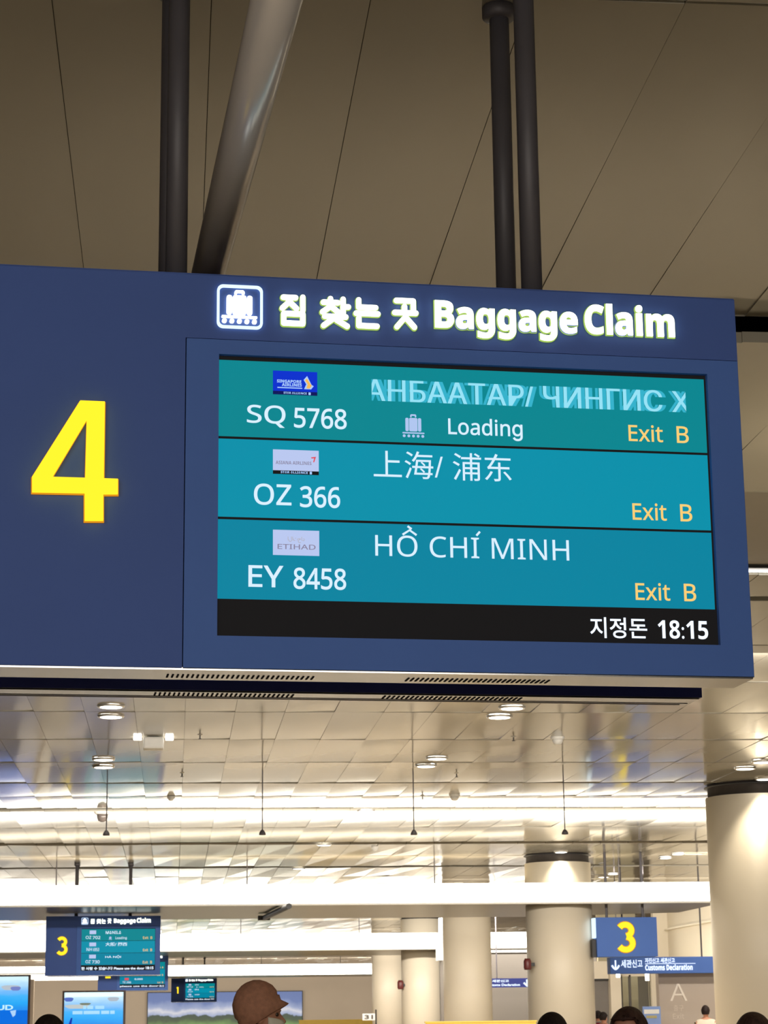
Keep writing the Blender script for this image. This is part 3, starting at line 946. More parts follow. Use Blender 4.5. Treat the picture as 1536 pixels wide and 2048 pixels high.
# ================================================================== RIGHT SIDE: sign 3 cube, exit area
YQ = 45.4
a = P(1195, 1914, YQ); b = P(1313, 1834, YQ)
t = thing('number_sign', (a.x, YQ, a.z), 'blue square sign with large yellow 3 beside the middle column', 'sign')
W_, H_ = b.x - a.x, b.z - a.z
obj('body', BX((0, 0, 0), (W_, 0.35, H_), 0.008), m_blue2, t)
obj('side_light', BX((-0.05, 0.05, H_ * 0.48), (-0.002, 0.3, H_ * 0.99), 0.004), m_icon, t)
obj('side_box', BX((-0.09, 0.08, 0.0), (-0.002, 0.33, H_ * 0.45), 0.004), m_dark, t)
for y0, y1, wd, mm, nm in ((-0.03, -0.012, 0.12, m_num, 'numeral'), (-0.012, 0.0, 0.15, m_num_rim, 'numeral_rim')):
    bm = bmesh.new()
    cx, cz, h = W_ * 0.47, H_ * 0.50, H_ * 0.77
    for rr_, cc, a0, a1 in ((h * 0.19, cz + h * 0.215, 150, -80), (h * 0.215, cz - h * 0.205, 80, -150)):
        ribbon(bm, [(cx + rr_ * 1.12 * math.cos(R(a0 + (a1 - a0) * k / 14)), cc + rr_ * math.sin(R(a0 + (a1 - a0) * k / 14))) for k in range(15)], wd, y0, y1)
    obj(nm, bm, mm, t)
obj('hanger', tube(bmesh.new(), (W_ * .2, .17, H_), (W_ * .2, .17, CZ - a.z), 0.03, n=10), m_post, t)
obj('hanger', tube(bmesh.new(), (W_ * .8, .17, H_), (W_ * .8, .17, CZ - a.z), 0.03, n=10), m_post, t)

# grey partition wall beyond the columns
YW = 68.0
g0 = P(880, 1906, YW); g1 = P(1192, 1904, YW)
struct(obj('wall_partition', BX((g0.x, YW, 0), (g1.x, YW + 0.3, g0.z)), m_wallg))
struct(obj('trim_1', BX((g0.x, YW - 0.08, g0.z), (g1.x, YW + 0.35, g0.z + 0.07)), m_white))
t = thing('wall_lamp', P(885, 1868, YW - 1.0), 'small upright white lamp left of the column between the bar ends', 'light')
obj('tube_light', BX((-0.11, 0, 0), (0.09, 0.1, 0.5), 0.02), m_lamp, t)
obj('arm', BX((-0.1, 0.08, -0.8), (0.08, 1.0, 0.0)), m_white, t)

# exit facade
YE = 62.0
def fx(x, y=1980):
    return P(x, y, YE).x
def fz(y, x=1250):
    return P(x, y, YE).z
f_top = CZ
struct(obj('wall_exit', BX((fx(1186), YE, fz(1957)), (fx(1222), YE + 0.3, fz(1922))), m_cream))
struct(obj('door_1', BX((fx(1186), YE + 0.1, 0), (fx(1220), YE + 0.25, fz(1957))), mat('door_grey', lin((112, 106, 100)), 0.5, var=0.04)))
struct(obj('trim_2', BX((fx(1186), YE, fz(1960)), (fx(1220), YE + 0.1, fz(1957))), m_dark))
struct(obj('trim_3', BX((fx(1218), YE - 0.25, 0), (fx(1239), YE + 0.25, fz(1946))), m_cream))
struct(obj('wall_inner', BX((fx(1239), YE + 3, 0), (fx(1320), YE + 3.2, CZ)), mat('wall_olive_cream', lin((206, 198, 168)), 0.6, var=0.02)))
struct(obj('trim_4', BX((fx(1300), YE - 0.2, 0), (fx(1317), YE + 0.2, fz(1946))), m_cream))
wn = struct(obj('window_1', BX((fx(1239), YE + .02, 0), (fx(1300), YE + 0.04, fz(1950))), mat('glass_greenish', (0.9, 0.93, 0.88), 0.05, var=0.01)))
gl = wn.data.materials[0].node_tree.nodes['Principled BSDF']
gl.inputs['Transmission Weight'].default_value = 0.95
gl.inputs['IOR'].default_value = 1.1
for x in (1243, 1258, 1300):
    obj('window_mullion', BX((fx(x), YE - .02, 0), (fx(x + (4 if x != 1243 else 2)), YE + 0.08, fz(1950))), m_wallg, wn)
obj('window_head', BX((fx(1239), YE - .02, fz(1953)), (fx(1302), YE + 0.08, fz(1947))), m_cream, wn)
for px, lb_ in ((1236, 'small upright lamp under the customs sign at its left end'), (1294, 'bright upright lamp under the middle of the customs sign')):
    p = P(px, 1955, 54)
    t = thing('hanging_lamp', p, lb_, 'light')
    obj('lamp_body', BX((-0.04, -0.04, -0.08 if px > 1250 else 0.0), (0.05, 0.04, 0.12), 0.012), m_lamp, t)
    obj('stem', tube(bmesh.new(), (0, 0, 0.12), (0, 0, CZ - p.z), 0.012, n=8), m_post, t)

# customs sign and the grey wall with the letter A
YC = 51.0
def cx_(x, y=1930):
    return P(x, y, YC).x
def cz_(y, x=1300):
    return P(x, y, YC).z
t = thing('customs_sign', (cx_(1220), YC, cz_(1947)), 'long blue customs declaration sign above the grey wall with letter A', 'sign')
o0, oz = cx_(1220), cz_(1947)
Wc, Hc = cx_(1470) - o0, cz_(1914) - oz
obj('light_box', BX((0, 0, 0), (Wc, 0.35, Hc), 0.01), m_blue2, t)
cr = lambda x0, y0, x1, y1: (cx_(x0) - o0, cz_(y1) - oz, cx_(x1) - o0, cz_(y0) - oz)
m_cus = emi('customs_white', (225, 238, 255), 1.4)
obj('korean_lettering', TX('세관신고', cr(1242, 1919, 1285, 1935), -0.006, off=0.02), m_cus, t)
obj('small_lettering', TX('자진신고 세관신고', cr(1290, 1916, 1350, 1926), -0.006, off=0.03), m_cus, t)
obj('english_lettering', TX(sans('Customs Declaration', True), cr(1290, 1929, 1385, 1941), -0.006, off=0.03), m_cus, t)
obj('divider_line', plate(rect(*cr(1290, 1927, 1391, 1928.2)), -0.006), m_cus, t)
bm = bmesh.new()
ax, az = cx_(1231) - o0, (cz_(1930)) - oz
ribbon(bm, [(ax, az + .12), (ax, az - .08)], 0.035, -0.008, 0)
ribbon(bm, [(ax - .09, az + .0), (ax - .05, az - .06), (ax, az - .10)], 0.045, -0.008, 0)
ribbon(bm, [(ax + .09, az + .0), (ax + .05, az - .06), (ax, az - .10)], 0.045, -0.008, 0)
obj('down_arrow', bm, m_cus, t)
obj('hanger', tube(bmesh.new(), (Wc * .12, .17, Hc), (Wc * .12, .17, CZ - oz), 0.02, n=8), m_post, t)
obj('hanger', tube(bmesh.new(), (Wc * .75, .17, Hc), (Wc * .75, .17, CZ - oz), 0.02, n=8), m_post, t)
YA = 51.6
ax0 = P(1318, 1990, YA).x; ax1 = P(1500, 1990, YA).x; atop = P(1380, 1946, YA).z
aw = thing('exit_wall', (ax0, YA, 0), 'warm grey wall panel with pale letter A under the customs sign', 'wall panel')
obj('panel', BX((0, 0, 0), (ax1 - ax0, 0.3, atop)), m_panelg, aw)
m_pale = mat('pale_lettering', lin((240, 230, 216)), 0.5, var=0.02)
ar = lambda x0, y0, x1, y1: (P(x0, y1, YA).x - ax0, P(x0, y1, YA).z, P(x1, y0, YA).x - ax0, P(x1, y0, YA).z)
obj('letter_a', TX(sans('A'), ar(1340, 1967, 1373, 2002), -0.012, off=-0.004, depth=0.015), m_pale, aw)
m_pale2 = mat('faint_lettering', lin((214, 202, 188)), 0.5, var=0.02)
obj('korean_lettering', TX('출구', ar(1347, 2010, 1367, 2022), -0.006, off=0.0), m_pale2, aw)
obj('english_lettering', TX(sans('Exit'), ar(1346, 2027, 1368, 2038), -0.006, off=0.0), m_pale2, aw)

# tall side wall with a light cove, right, above the customs sign
cxr = P(1336, 1880, YE).x
struct(obj('wall_side', BX((cxr, 40.0, P(1380, 1914, 56).z - 0.2), (cxr + 0.3, YE + 0.3, CZ)), m_cream))
struct(obj('wall_end', BX((P(1308, 1880, YE).x, YE, P(1320, 1916, YE).z), (cxr + 0.3, YE + 0.3, CZ)), m_cream))
zc = P(1336, 1857, YE).z
t = thing('cove_light', (cxr, 40.0, zc), 'thin glowing cove line on the cream side wall above the customs sign', 'light')
obj('ledge', BX((-0.12, 0, -0.06), (0.0, 21.9, -0.03)), m_cream, t)
obj('light_strip', BX((-0.06, 0, -0.03), (-0.01, 21.9, -0.012)), emi('cove_glow', (255, 240, 205), 1.1), t)
lamp('wall_wash', 'AREA', (cxr - 1.2, 52.0, P(1380, 1914, 56).z + 0.05), 80, (1.0, 0.9, 0.68), '', rot=(0, R(-115), 0), size=0.3, size_y=18)

# far customs sign in front of the partition
YD = 66.5
p0 = P(975, 1975, YD)
t = thing('customs_sign', p0, 'small blue lit customs sign between the two cream columns', 'sign')
Wd, Hd = P(1110, 1975, YD).x - p0.x, P(975, 1957, YD).z - p0.z
obj('light_box', BX((0, 0, 0), (Wd, 0.25, Hd), 0.01), emi('far_sign_blue', (66, 74, 150), 0.9), t)
f = lambda x: P(x, 1970, YD).x - p0.x
obj('small_lettering', TX('세관신고', (f(984), Hd * .56, f(1018), Hd * .86), -0.006, off=0.04), m_cus, t)
obj('english_lettering', TX('Customs Declaration', (f(972), Hd * .14, f(1040), Hd * .42), -0.006, off=0.04), m_cus, t)
bm = bmesh.new()
axx = f(1054)
ribbon(bm, [(axx, Hd * .85), (axx, Hd * .2)], 0.05, -0.008, 0)
ribbon(bm, [(axx - .1, Hd * .5), (axx, Hd * .12), (axx + .1, Hd * .5)], 0.06, -0.008, 0)
obj('down_arrow', bm, m_cus, t)
for k in (0.15, 0.85):
    obj('hanger', tube(bmesh.new(), (Wd * k, .12, Hd), (Wd * k, .12, CZ - p0.z), 0.02, n=8), m_post, t)
# red call lamps on the columns
for px, py, Y_, lb_ in ((1055, 1929, 45.6, 'dark red lamp on the left flank of the middle column'), (801, 1970, 74.9, 'dark red lamp on the left flank of the shaded column')):
    p = P(px, py, Y_)
    t = thing('alarm_lamp', p, lb_, 'alarm')
    s = 0.07 if Y_ < 50 else 0.09
    obj('cap', lathe(bmesh.new(), [(s, -s * 1.6), (s * 1.2, -s), (s * 1.2, s), (s * .8, s * 1.8)], n=16), mat('dark_red', (0.12, 0.02, 0.02), 0.4, var=0.05), t, True)
    obj('bracket', BX((0, -s * .5, -s * .5), (s * 2.2, s * .5, s * .5)), m_dark, t)

# low blue and white board standing by the exit
YB = 50.0
p0 = P(1285, 2013, YB)
t = thing('info_board', (p0.x, YB, 0), 'blue and white information board behind the woman with parted hair', 'board')
Wb = P(1321, 2013, YB).x - p0.x
zt = p0.z
obj('board', BX((0, 0, 0.3), (Wb, 0.06, zt), 0.01), mat('board_blue', lin((120, 146, 200)), 0.5, var=0.03), t)
obj('white_strip', BX((0.03, -0.01, zt - 0.17), (Wb - 0.04, 0.0, zt - 0.07)), m_white, t)
obj('olive_strip', BX((0.08, -0.01, zt - 0.27), (Wb - 0.10, 0.0, zt - 0.21)), mat('olive_print', lin((170, 160, 110)), 0.5, var=0.03), t)
obj('foot', BX((0.05, -0.2, 0), (Wb - 0.05, 0.25, 0.3), 0.02), m_steel, t)

# yellow boards
for x0, x1, yy, Y_, lb_ in ((852, 1072, 2043, 42.6, 'yellow board top in front of the cream columns'), (598, 748, 2040, 96.0, 'distant yellow board right of the man in the brown hat')):
    a = P(x0, yy, Y_); b = P(x1, yy, Y_)
    t = thing('yellow_board', (a.x, Y_, 0), lb_, 'board')
    obj('panel', BX((0, 0, 0.1), (b.x - a.x, 0.1, a.z - 0.03)), m_yellow, t)
    obj('top_rail', BX((-0.02, -0.02, a.z - 0.03), (b.x - a.x + 0.02, 0.12, a.z), 0.006), mat('yellow_rail', lin((236, 200, 84)), 0.4, var=0.03), t)
    obj('foot', BX((0.1, -0.15, 0), (0.3, 0.25, 0.1)), m_dark, t)
    obj('foot', BX((b.x - a.x - 0.3, -0.15, 0), (b.x - a.x - 0.1, 0.25, 0.1)), m_dark, t)
# white number plate on a pole
Y_ = 86.0
p0 = P(725, 2041, Y_); p1 = P(750, 2027, Y_)
t = thing('number_plate', (p0.x, Y_, 0), 'small white number plate on a pole left of the pale column', 'sign')
obj('plate', BX((0, 0, p0.z), (p1.x - p0.x, 0.05, p1.z), 0.01), m_white, t)
obj('number_text', TX('31', (0.08, p0.z + 0.05, p1.x - p0.x - 0.08, p1.z - 0.05), -0.008, off=0.03), m_wallg, t)
obj('pole', tube(bmesh.new(), (p1.x - p0.x + 0.04, 0.03, 0), (p1.x - p0.x + 0.04, 0.03, p1.z + 0.15), 0.03, n=10), m_steel, t)

# ================================================================== LEFT: screens and mural
def sea_mat(name, seed):
    mt = bpy.data.materials.new(name)
    mt.use_nodes = True
    nt = mt.node_tree
    b = nt.nodes['Principled BSDF']
    b.inputs['Base Color'].default_value = (0.01, 0.01, 0.01, 1)
    b.inputs['Roughness'].default_value = 0.4
    tc = nt.nodes.new('ShaderNodeTexCoord')
    sp = nt.nodes.new('ShaderNodeSeparateXYZ')
    nt.links.new(tc.outputs['Object'], sp.inputs[0])
    nz = nt.nodes.new('ShaderNodeTexNoise'); nz.inputs['Scale'].default_value = 2.2; nz.inputs['Detail'].default_value = 5
    mp = nt.nodes.new('ShaderNodeMapping'); mp.inputs['Scale'].default_value = (1, 1, 3.5); mp.inputs['Location'].default_value = (seed, 0, 0)
    nt.links.new(tc.outputs['Object'], mp.inputs[0]); nt.links.new(mp.outputs[0], nz.inputs['Vector'])
    ma = nt.nodes.new('ShaderNodeMath'); ma.operation = 'MULTIPLY_ADD'; ma.inputs[1].default_value = 0.18
    nt.links.new(nz.outputs['Fac'], ma.inputs[0]); nt.links.new(sp.outputs['Z'], ma.inputs[2])
    cr_ = nt.nodes.new('ShaderNodeValToRGB')
    els = cr_.color_ramp.elements
    els[0].position = 0.0; els[0].color = (*lin((0, 120, 235)), 1)
    els[1].position = 1.0; els[1].color = (*lin((214, 246, 255)), 1)
    for pos, c_ in ((0.30, (10, 168, 248)), (0.52, (60, 180, 250)), (0.62, (110, 186, 252)), (0.80, (160, 212, 250))):
        e = els.new(pos); e.color = (*lin(c_), 1)
    nt.links.new(ma.outputs[0], cr_.inputs[0])
    nt.links.new(cr_.outputs[0], b.inputs['Emission Color'])
    b.inputs['Emission Strength'].default_value = 1.0
    return mt
def video_wall(px0, px1, pyt, Y_, label, txts, rz=0.0):
    a = P(px0, pyt, Y_); b = P(px1, pyt, Y_)
    W_ = b.x - a.x
    H_ = 2.0
    z0 = a.z - H_
    t = thing('advert_screen', (a.x, Y_, 0), label, 'screen')
    obj('frame', BX((-0.06, 0.0, z0 - 0.06), (W_ + 0.07, 0.16, a.z + 0.05), 0.01), mat('screen_frame_brown', lin((70, 58, 56)), 0.4, var=0.05), t)
    mt = sea_mat('sea_picture', px0)
    s = plate(rect(0, -0.5 * 0 + 0, W_, 1.0), 0.0)
    so = obj('picture', s, mt, t)
    so.location = (0, -0.004, a.z - 1.0)
    lo = obj('picture_lower', plate(rect(0, z0, W_, a.z - 1.0), -0.004), emi('deep_sea_blue', (0, 110, 226)), t)
    obj('stand', BX((W_ * .3, 0.02, 0), (W_ * .7, 0.14, z0 - 0.05)), m_dark, t)
    return t, W_, a.z
t, W_, zt = video_wall(-70, 57, 1954, 66.0, 'advertising screen with sea picture cut by the left edge', None)
k = W_ / 127.0
def isle(t, cx, cz, w_, h_, c_, y=-0.007):
    pts = [(cx + w_ * math.cos(R(a)) * (1 + .12 * math.sin(3 * R(a))), cz + h_ * math.sin(R(a)) * (1 + .2 * math.cos(2 * R(a)))) for a in range(0, 360, 20)]
    obj('island', plate(pts, y), emi('island_' + '_'.join(map(str, c_)), c_), t)
isle(t, 92 * k, zt - 22 * k, 18 * k, 6 * k, (186, 196, 206))
isle(t, 102 * k, zt - 24 * k, 10 * k, 5 * k, (118, 132, 200), -0.009)
obj('white_text', TX('EZUD', (40 * k, zt - 66 * k, 98 * k, zt - 56 * k), -0.008, off=0.03), emi('screen_caption', (205, 248, 255)), t)
obj('pale_fin', plate([(92 * k, zt - 68 * k), (104 * k, zt - 66 * k), (103 * k, zt - 76 * k), (98 * k, zt - 80 * k)], -0.008), emi('pale_fin', (176, 214, 252)), t)
# lit jamb right of that screen
p = P(62, 1960, 66.2)
struct(obj('trim_5', BX((p.x, 66.2, 0), (P(68, 1960, 66.2).x, 66.5, p.z + 0.02)), m_wall))
t, W_, zt = video_wall(129, 247, 1985, 66.0, 'advertising screen with sea picture and islands under sign number 2', None)
k = W_ / 118.0
obj('top_glow', plate(rect(2 * k, zt - 9 * k, W_ - 2 * k, zt - 1 * k), -0.006), emi('caption_white', (236, 252, 255), 1.1), t)
isle(t, 98 * k, zt - 14 * k, 11 * k, 5 * k, (178, 188, 200))
isle(t, 9 * k, zt - 14 * k, 9 * k, 5 * k, (88, 112, 196))
isle(t, 26 * k, zt - 28 * k, 24 * k, 5 * k, (196, 204, 204))
isle(t, 42 * k, zt - 23 * k, 11 * k, 2.6 * k, (120, 128, 112), -0.009)
bm = TX('E ..... .... ....', (38 * k, zt - 33 * k, 80 * k, zt - 27 * k), -0.010, off=0.05)
bmt = bmesh.new()
for a_, b_, r_ in ((38, 44, 0), (46, 58, 0), (62, 80, 0), (17, 37, 1), (39, 71, 1), (74, 90, 1), (92, 101, 1)):
    zz = zt - (33 if r_ == 0 else 43) * k
    bmt.faces.new([bmt.verts.new((q[0], -0.010, q[1])) for q in rect(a_ * k, zz, b_ * k, zz + 6.5 * k)])
bm.free()
obj('caption_blocks', bmt, emi('caption_pale', (176, 226, 255)), t)
obj('dark_fin', plate([(7 * k, zt - 70 * k), (14 * k, zt - 70 * k), (17 * k, zt - 50 * k), (14 * k, zt - 50 * k)], -0.008), emi('dark_fin', (10, 40, 170)), t)
# landscape mural on the back wall
def mural_mat():
    mt = bpy.data.materials.new('landscape_print')
    mt.use_nodes = True
    nt = mt.node_tree
    b = nt.nodes['Principled BSDF']
    b.inputs['Roughness'].default_value = 0.5
    tc = nt.nodes.new('ShaderNodeTexCoord')
    sp = nt.nodes.new('ShaderNodeSeparateXYZ')
    nt.links.new(tc.outputs['Object'], sp.inputs[0])
    nz = nt.nodes.new('ShaderNodeTexNoise'); nz.inputs['Scale'].default_value = 0.9; nz.inputs['Detail'].default_value = 6
    nt.links.new(tc.outputs['Object'], nz.inputs['Vector'])
    ma = nt.nodes.new('ShaderNodeMath'); ma.operation = 'MULTIPLY_ADD'; ma.inputs[1].default_value = 0.9
    nt.links.new(nz.outputs['Fac'], ma.inputs[0]); nt.links.new(sp.outputs['Z'], ma.inputs[2])
    mr_ = nt.nodes.new('ShaderNodeMapRange'); mr_.inputs[1].default_value = -1.2; mr_.inputs[2].default_value = 2.2
    nt.links.new(ma.outputs[0], mr_.inputs[0])
    cr_ = nt.nodes.new('ShaderNodeValToRGB')
    els = cr_.color_ramp.elements
    els[0].position = 0.0; els[0].color = (*lin((116, 160, 96)), 1)
    els[1].position = 1.0; els[1].color = (*lin((92, 116, 176)), 1)
    for pos, c_ in ((0.30, (110, 150, 92)), (0.40, (70, 88, 70)), (0.47, (64, 80, 72)), (0.485, (150, 170, 214)), (0.56, (206, 214, 236)), (0.62, (150, 168, 212)), (0.74, (98, 122, 184))):
        e = els.new(pos); e.color = (*lin(c_), 1)
    nt.links.new(mr_.outputs[0], cr_.inputs[0])
    nt.links.new(cr_.outputs[0], b.inputs['Base Color'])
    nt.links.new(cr_.outputs[0], b.inputs['Emission Color'])
    b.inputs['Emission Strength'].default_value = 0.2
    return mt
Y_ = 134.8
a = P(296, 1986, Y_); b = P(604, 1986, Y_)
t = thing('landscape_mural', (a.x, Y_, P(400, 2030, Y_).z), 'long backlit mural of blue sky, clouds and green hills behind the brown hat', 'mural')
zl = a.z - P(400, 2030, Y_).z
obj('print', plate(rect(0, -2.0, b.x - a.x, zl), 0.0), mural_mat(), t)
obj('frame', BX((-0.05, 0.02, -2.1), (b.x - a.x + 0.05, 0.12, zl + 0.05)), m_dark, t)

# ================================================================== PEOPLE
def skin_mesh(joints, edges):
    me = bpy.data.meshes.new('body')
    me.from_pydata([j[0] for j in joints], edges, [])
    o = bpy.data.objects.new('body', me)
    COL.objects.link(o)
    md = o.modifiers.new('s', 'SKIN')
    for i, j in enumerate(joints):
        r_ = j[1]
        me.skin_vertices[0].data[i].radius = (r_, r_) if not isinstance(r_, tuple) else r_
    me.skin_vertices[0].data[0].use_root = True
    ss = o.modifiers.new('u', 'SUBSURF'); ss.levels = 2; ss.render_levels = 2
    bpy.context.view_layer.update()
    dg = bpy.context.evaluated_depsgraph_get()
    out = bpy.data.meshes.new_from_object(o.evaluated_get(dg))
    bpy.data.objects.remove(o)
    return out
def head_bm(h=1.0):
    """face looks along +x; origin at eye height in the middle of the head"""
    rows = [(-.118, .066, -.030, .028), (-.108, .084, -.050, .043), (-.085, .091, -.062, .055), (-.055, .092, -.072, .062), (-.025, .088, -.084, .068), (0, .083, -.094, .071),
            (.02, .090, -.099, .074), (.05, .090, -.101, .076), (.08, .076, -.092, .068), (.10, .055, -.070, .052), (.115, .028, -.038, .028), (.119, .006, -.010, .006)]
    bm = bmesh.new()
    n = 28
    rings = []
    for z, xf, xb, w_ in rows:
        cx = (xf + xb) / 2; hx = (xf - xb) / 2
        rings.append([bm.verts.new((cx + hx * math.cos(2 * math.pi * i / n), w_ * math.sin(2 * math.pi * i / n), z)) for i in range(n)])
    for a_, b_ in zip(rings, rings[1:]):
        for i in range(n):
            bm.faces.new((a_[i], a_[(i + 1) % n], b_[(i + 1) % n], b_[i]))
    bm.faces.new(rings[0][::-1]); bm.faces.new(rings[-1])
    # nose, brows, ears, lips
    tube(bm, (.078, 0, .008), (.108, 0, -.040), .008, .015, n=10)
    tube(bm, (.085, 0, -.045), (.105, 0, -.043), .018, .013, n=10)
    tube(bm, (.078, -.045, .022), (.086, -.012, .020), .008, .008, n=8)
    tube(bm, (.078, .045, .022), (.086, .012, .020), .008, .008, n=8)
    tube(bm, (.080, -.022, -.072), (.080, .022, -.072), .011, .011, n=8)
    for s in (-1, 1):
        lathe(bm, [(.004, -.032), (.014, -.02), (.02, .0), (.02, .016), (.008, .03)], c=(-.005, s * .075, -.012), n=10, sx=1.0, sy=.45)
    return bm
def person(Y_, px_head, py_eye, face, label, shirt, trousers, hair=None, hat=False, hair_len=0.0, near=True, hw=1.0, mask=False, skin=m_skin, hair_m=None, hair_face=60, hairline=.045):
    p = P(px_head, py_eye, Y_)
    eye = p.z
    k = eye / 1.63
    t = thing('person', (p.x, Y_, 0), label, 'person', rz=face)
    S = lambda x, y_, z: (x * k, y_ * k, z * k)
    J = [(S(0, 0, .95), (.13 * k, .15 * k)), (S(0, 0, 1.12), (.11 * k, .13 * k)), (S(0, 0, 1.30), (.12 * k, .15 * k)), (S(-.01, 0, 1.41), (.10 * k, .13 * k)), (S(0, 0, 1.50), .055 * k), (S(.01, 0, 1.58), .052 * k)]
    E_ = [(0, 1), (1, 2), (2, 3), (3, 4), (4, 5)]
    def chain(par, pts):
        for q, r_ in pts:
            J.append((S(*q), r_ * k)); E_.append((par, len(J) - 1)); par = len(J) - 1
        return par
    for s in (-1, 1):
        hnd = chain(3, [((-.01, s * .18, 1.40), .062), ((-.02, s * .22, 1.26), .05), ((-.01, s * .24, 1.12), .042), ((.04, s * .245, .97), .034), ((.08, s * .245, .86), .026), ((.10, s * .24, .81), .032)])
        for fi, (dy, L_) in enumerate(((-.03, .07), (-.010, .085), (.010, .08), (.03, .065))):
            chain(hnd, [((.112, s * .24 + dy, .775), .011), ((.118, s * .24 + dy, .775 - L_ * .6), .0095), ((.112, s * .24 + dy, .775 - L_), .008)])
        chain(hnd, [((.135, s * .225, .80), .012), ((.15, s * .22, .765), .010)])
        chain(0, [((0, s * .10, .90), .10), ((.01, s * .11, .70), .082), ((.02, s * .11, .48), .058), ((.0, s * .11, .30), .055), ((-.01, s * .11, .10), .04), ((.03, s * .12, .05), .04), ((.14, s * .13, .035), .032)])
    me = skin_mesh(J, E_)
    bm = bmesh.new()
    bm.from_mesh(me)
    hb = head_bm()
    for v in hb.verts:
        v.co = Vector((v.co.x * k * hw, v.co.y * k * hw, v.co.z * k * hw)) + Vector((0, 0, eye))
    hm = bpy.data.meshes.new('h'); hb.to_mesh(hm); hb.free(); bm.from_mesh(hm)
    body = obj('body', bm, skin, t, True)
    md = body.modifiers.new('fuse', 'REMESH'); md.mode = 'VOXEL'; md.voxel_size = 0.007 if near else 0.014; md.use_smooth_shade = True
    # clothes: slightly larger skins over torso with sleeves, and over the legs
    cj = [(S(0, 0, .92), (.15 * k, .175 * k)), (S(0, 0, 1.12), (.13 * k, .155 * k)), (S(0, 0, 1.30), (.14 * k, .175 * k)), (S(-.01, 0, 1.42), (.105 * k, .14 * k)), (S(0, 0, 1.47), .075 * k)]
    ce = [(0, 1), (1, 2), (2, 3), (3, 4)]
    for s in (-1, 1):
        i0_ = len(cj)
        cj += [(S(-.01, s * .18, 1.405), .078 * k), (S(-.02, s * .225, 1.26), .066 * k), (S(-.01, s * .24, 1.14), .058 * k)]
        ce += [(3, i0_), (i0_, i0_ + 1), (i0_ + 1, i0_ + 2)]
    me = skin_mesh(cj, ce)
    bm = bmesh.new(); bm.from_mesh(me)
    obj('shirt', bm, shirt, t, True)
    cj = [(S(0, 0, .98), (.135 * k, .16 * k)), (S(0, 0, .90), (.135 * k, .165 * k))]
    ce = [(0, 1)]
    for s in (-1, 1):
        i0_ = len(cj)
        cj += [(S(0, s * .10, .86), .112 * k), (S(.01, s * .11, .68), .096 * k), (S(.02, s * .11, .46), .075 * k), (S(0, s * .11, .12), .07 * k)]
        ce += [(1, i0_), (i0_, i0_ + 1), (i0_ + 1, i0_ + 2), (i0_ + 2, i0_ + 3)]
    me = skin_mesh(cj, ce)
    bm = bmesh.new(); bm.from_mesh(me)
    obj('trousers', bm, trousers, t, True)
    for s in (-1, 1):
        e_ = lathe(bmesh.new(), [(.004, -.011), (.010, -.006), (.011, 0), (.010, .006), (.004, .011)], n=12)
        eo = obj('eye', e_, mat('eye_dark', (0.05, 0.03, 0.02), 0.2), t, True)
        eo.location = (.072 * k * hw, s * .031 * k * hw, eye + 0.002)
        eo.scale = (k * hw,) * 3
    # hair shell
    if hair:
        bm = bmesh.new()
        n, mrows = 48, 22
        G = []
        for j in range(mrows):
            f_ = j / (mrows - 1)
            G.append([])
            for i in range(n):
                az_ = 2 * math.pi * i / n          # 0 = face direction
                da = abs((az_ + math.pi) % (2 * math.pi) - math.pi)
                face_w = R(hair_face)
                low = hairline if da < face_w else (hairline + (-.06 - hair_len - hairline) * min(1, (da - face_w) / R(18)))
                th = f_ * math.pi / 2 * 1.0
                if f_ <= 0.6:
                    ph = f_ / 0.6 * math.pi / 2
                    rad = math.sin(ph); z = .012 + .122 * math.cos(ph)
                    zz = max(z, low)
                else:
                    g_ = (f_ - 0.6) / 0.4
                    rad = 1.0 + (.10 * g_ if hair_len > .05 else -.18 * g_); zz = .012 + (low - .012) * g_
                    if low > .012:
                        zz = low; rad = math.sqrt(max(0, 1 - ((low - .012) / .122) ** 2)) * 1.0
                rx = .112; ry = .092 * (1.06 if hair_len > .05 else 1.0)
                nzv = noise.noise(Vector((math.cos(az_) * 3, math.sin(az_) * 3, zz * 18))) * .006
                part = -.006 * math.exp(-((az_ if az_ < math.pi else az_ - 2 * math.pi) / .10) ** 2) if f_ < .6 else 0
                G[-1].append(bm.verts.new(((-.006 + (rx + nzv + part) * rad * math.cos(az_)), (ry + nzv + part) * rad * math.sin(az_), zz + part)))
        for j in range(mrows - 1):
            for i in range(n):
                try:
                    bm.faces.new((G[j][i], G[j + 1][i], G[j + 1][(i + 1) % n], G[j][(i + 1) % n]))
                except ValueError:
                    pass
        bmesh.ops.remove_doubles(bm, verts=bm.verts, dist=0.0004)
        bmesh.ops.recalc_face_normals(bm, faces=bm.faces)
        ho = obj('hair', bm, hair_m or m_hair, t, True)
        ho.location = (0, 0, eye)
        ho.scale = (k * hw,) * 3
        sd = ho.modifiers.new('thick', 'SOLIDIFY'); sd.thickness = 0.012; sd.offset = -1
    if hat:
        bm = bmesh.new()
        lathe(bm, [(.2, -.055), (.75, -.035), (1.0, 0.0), (.9, .03), (.4, .05)], n=24, sx=.082, sy=.079)
        ho = obj('hair', bm, m_hair, t, True)
        ho.location = (-.018, 0, eye - .012)
        A = R(33)
        prof = [(-.052, .094, -.106), (-.050, .103, -.116), (-.02, .110, -.121), (.004, .116, -.122), (.010, .108, -.117), (.03, .114, -.121), (.06, .112, -.113), (.09, .100, -.100), (.115, .078, -.074), (.132, .048, -.046), (.140, .015, -.015)]
        bm = bmesh.new()
        n = 48
        G = []
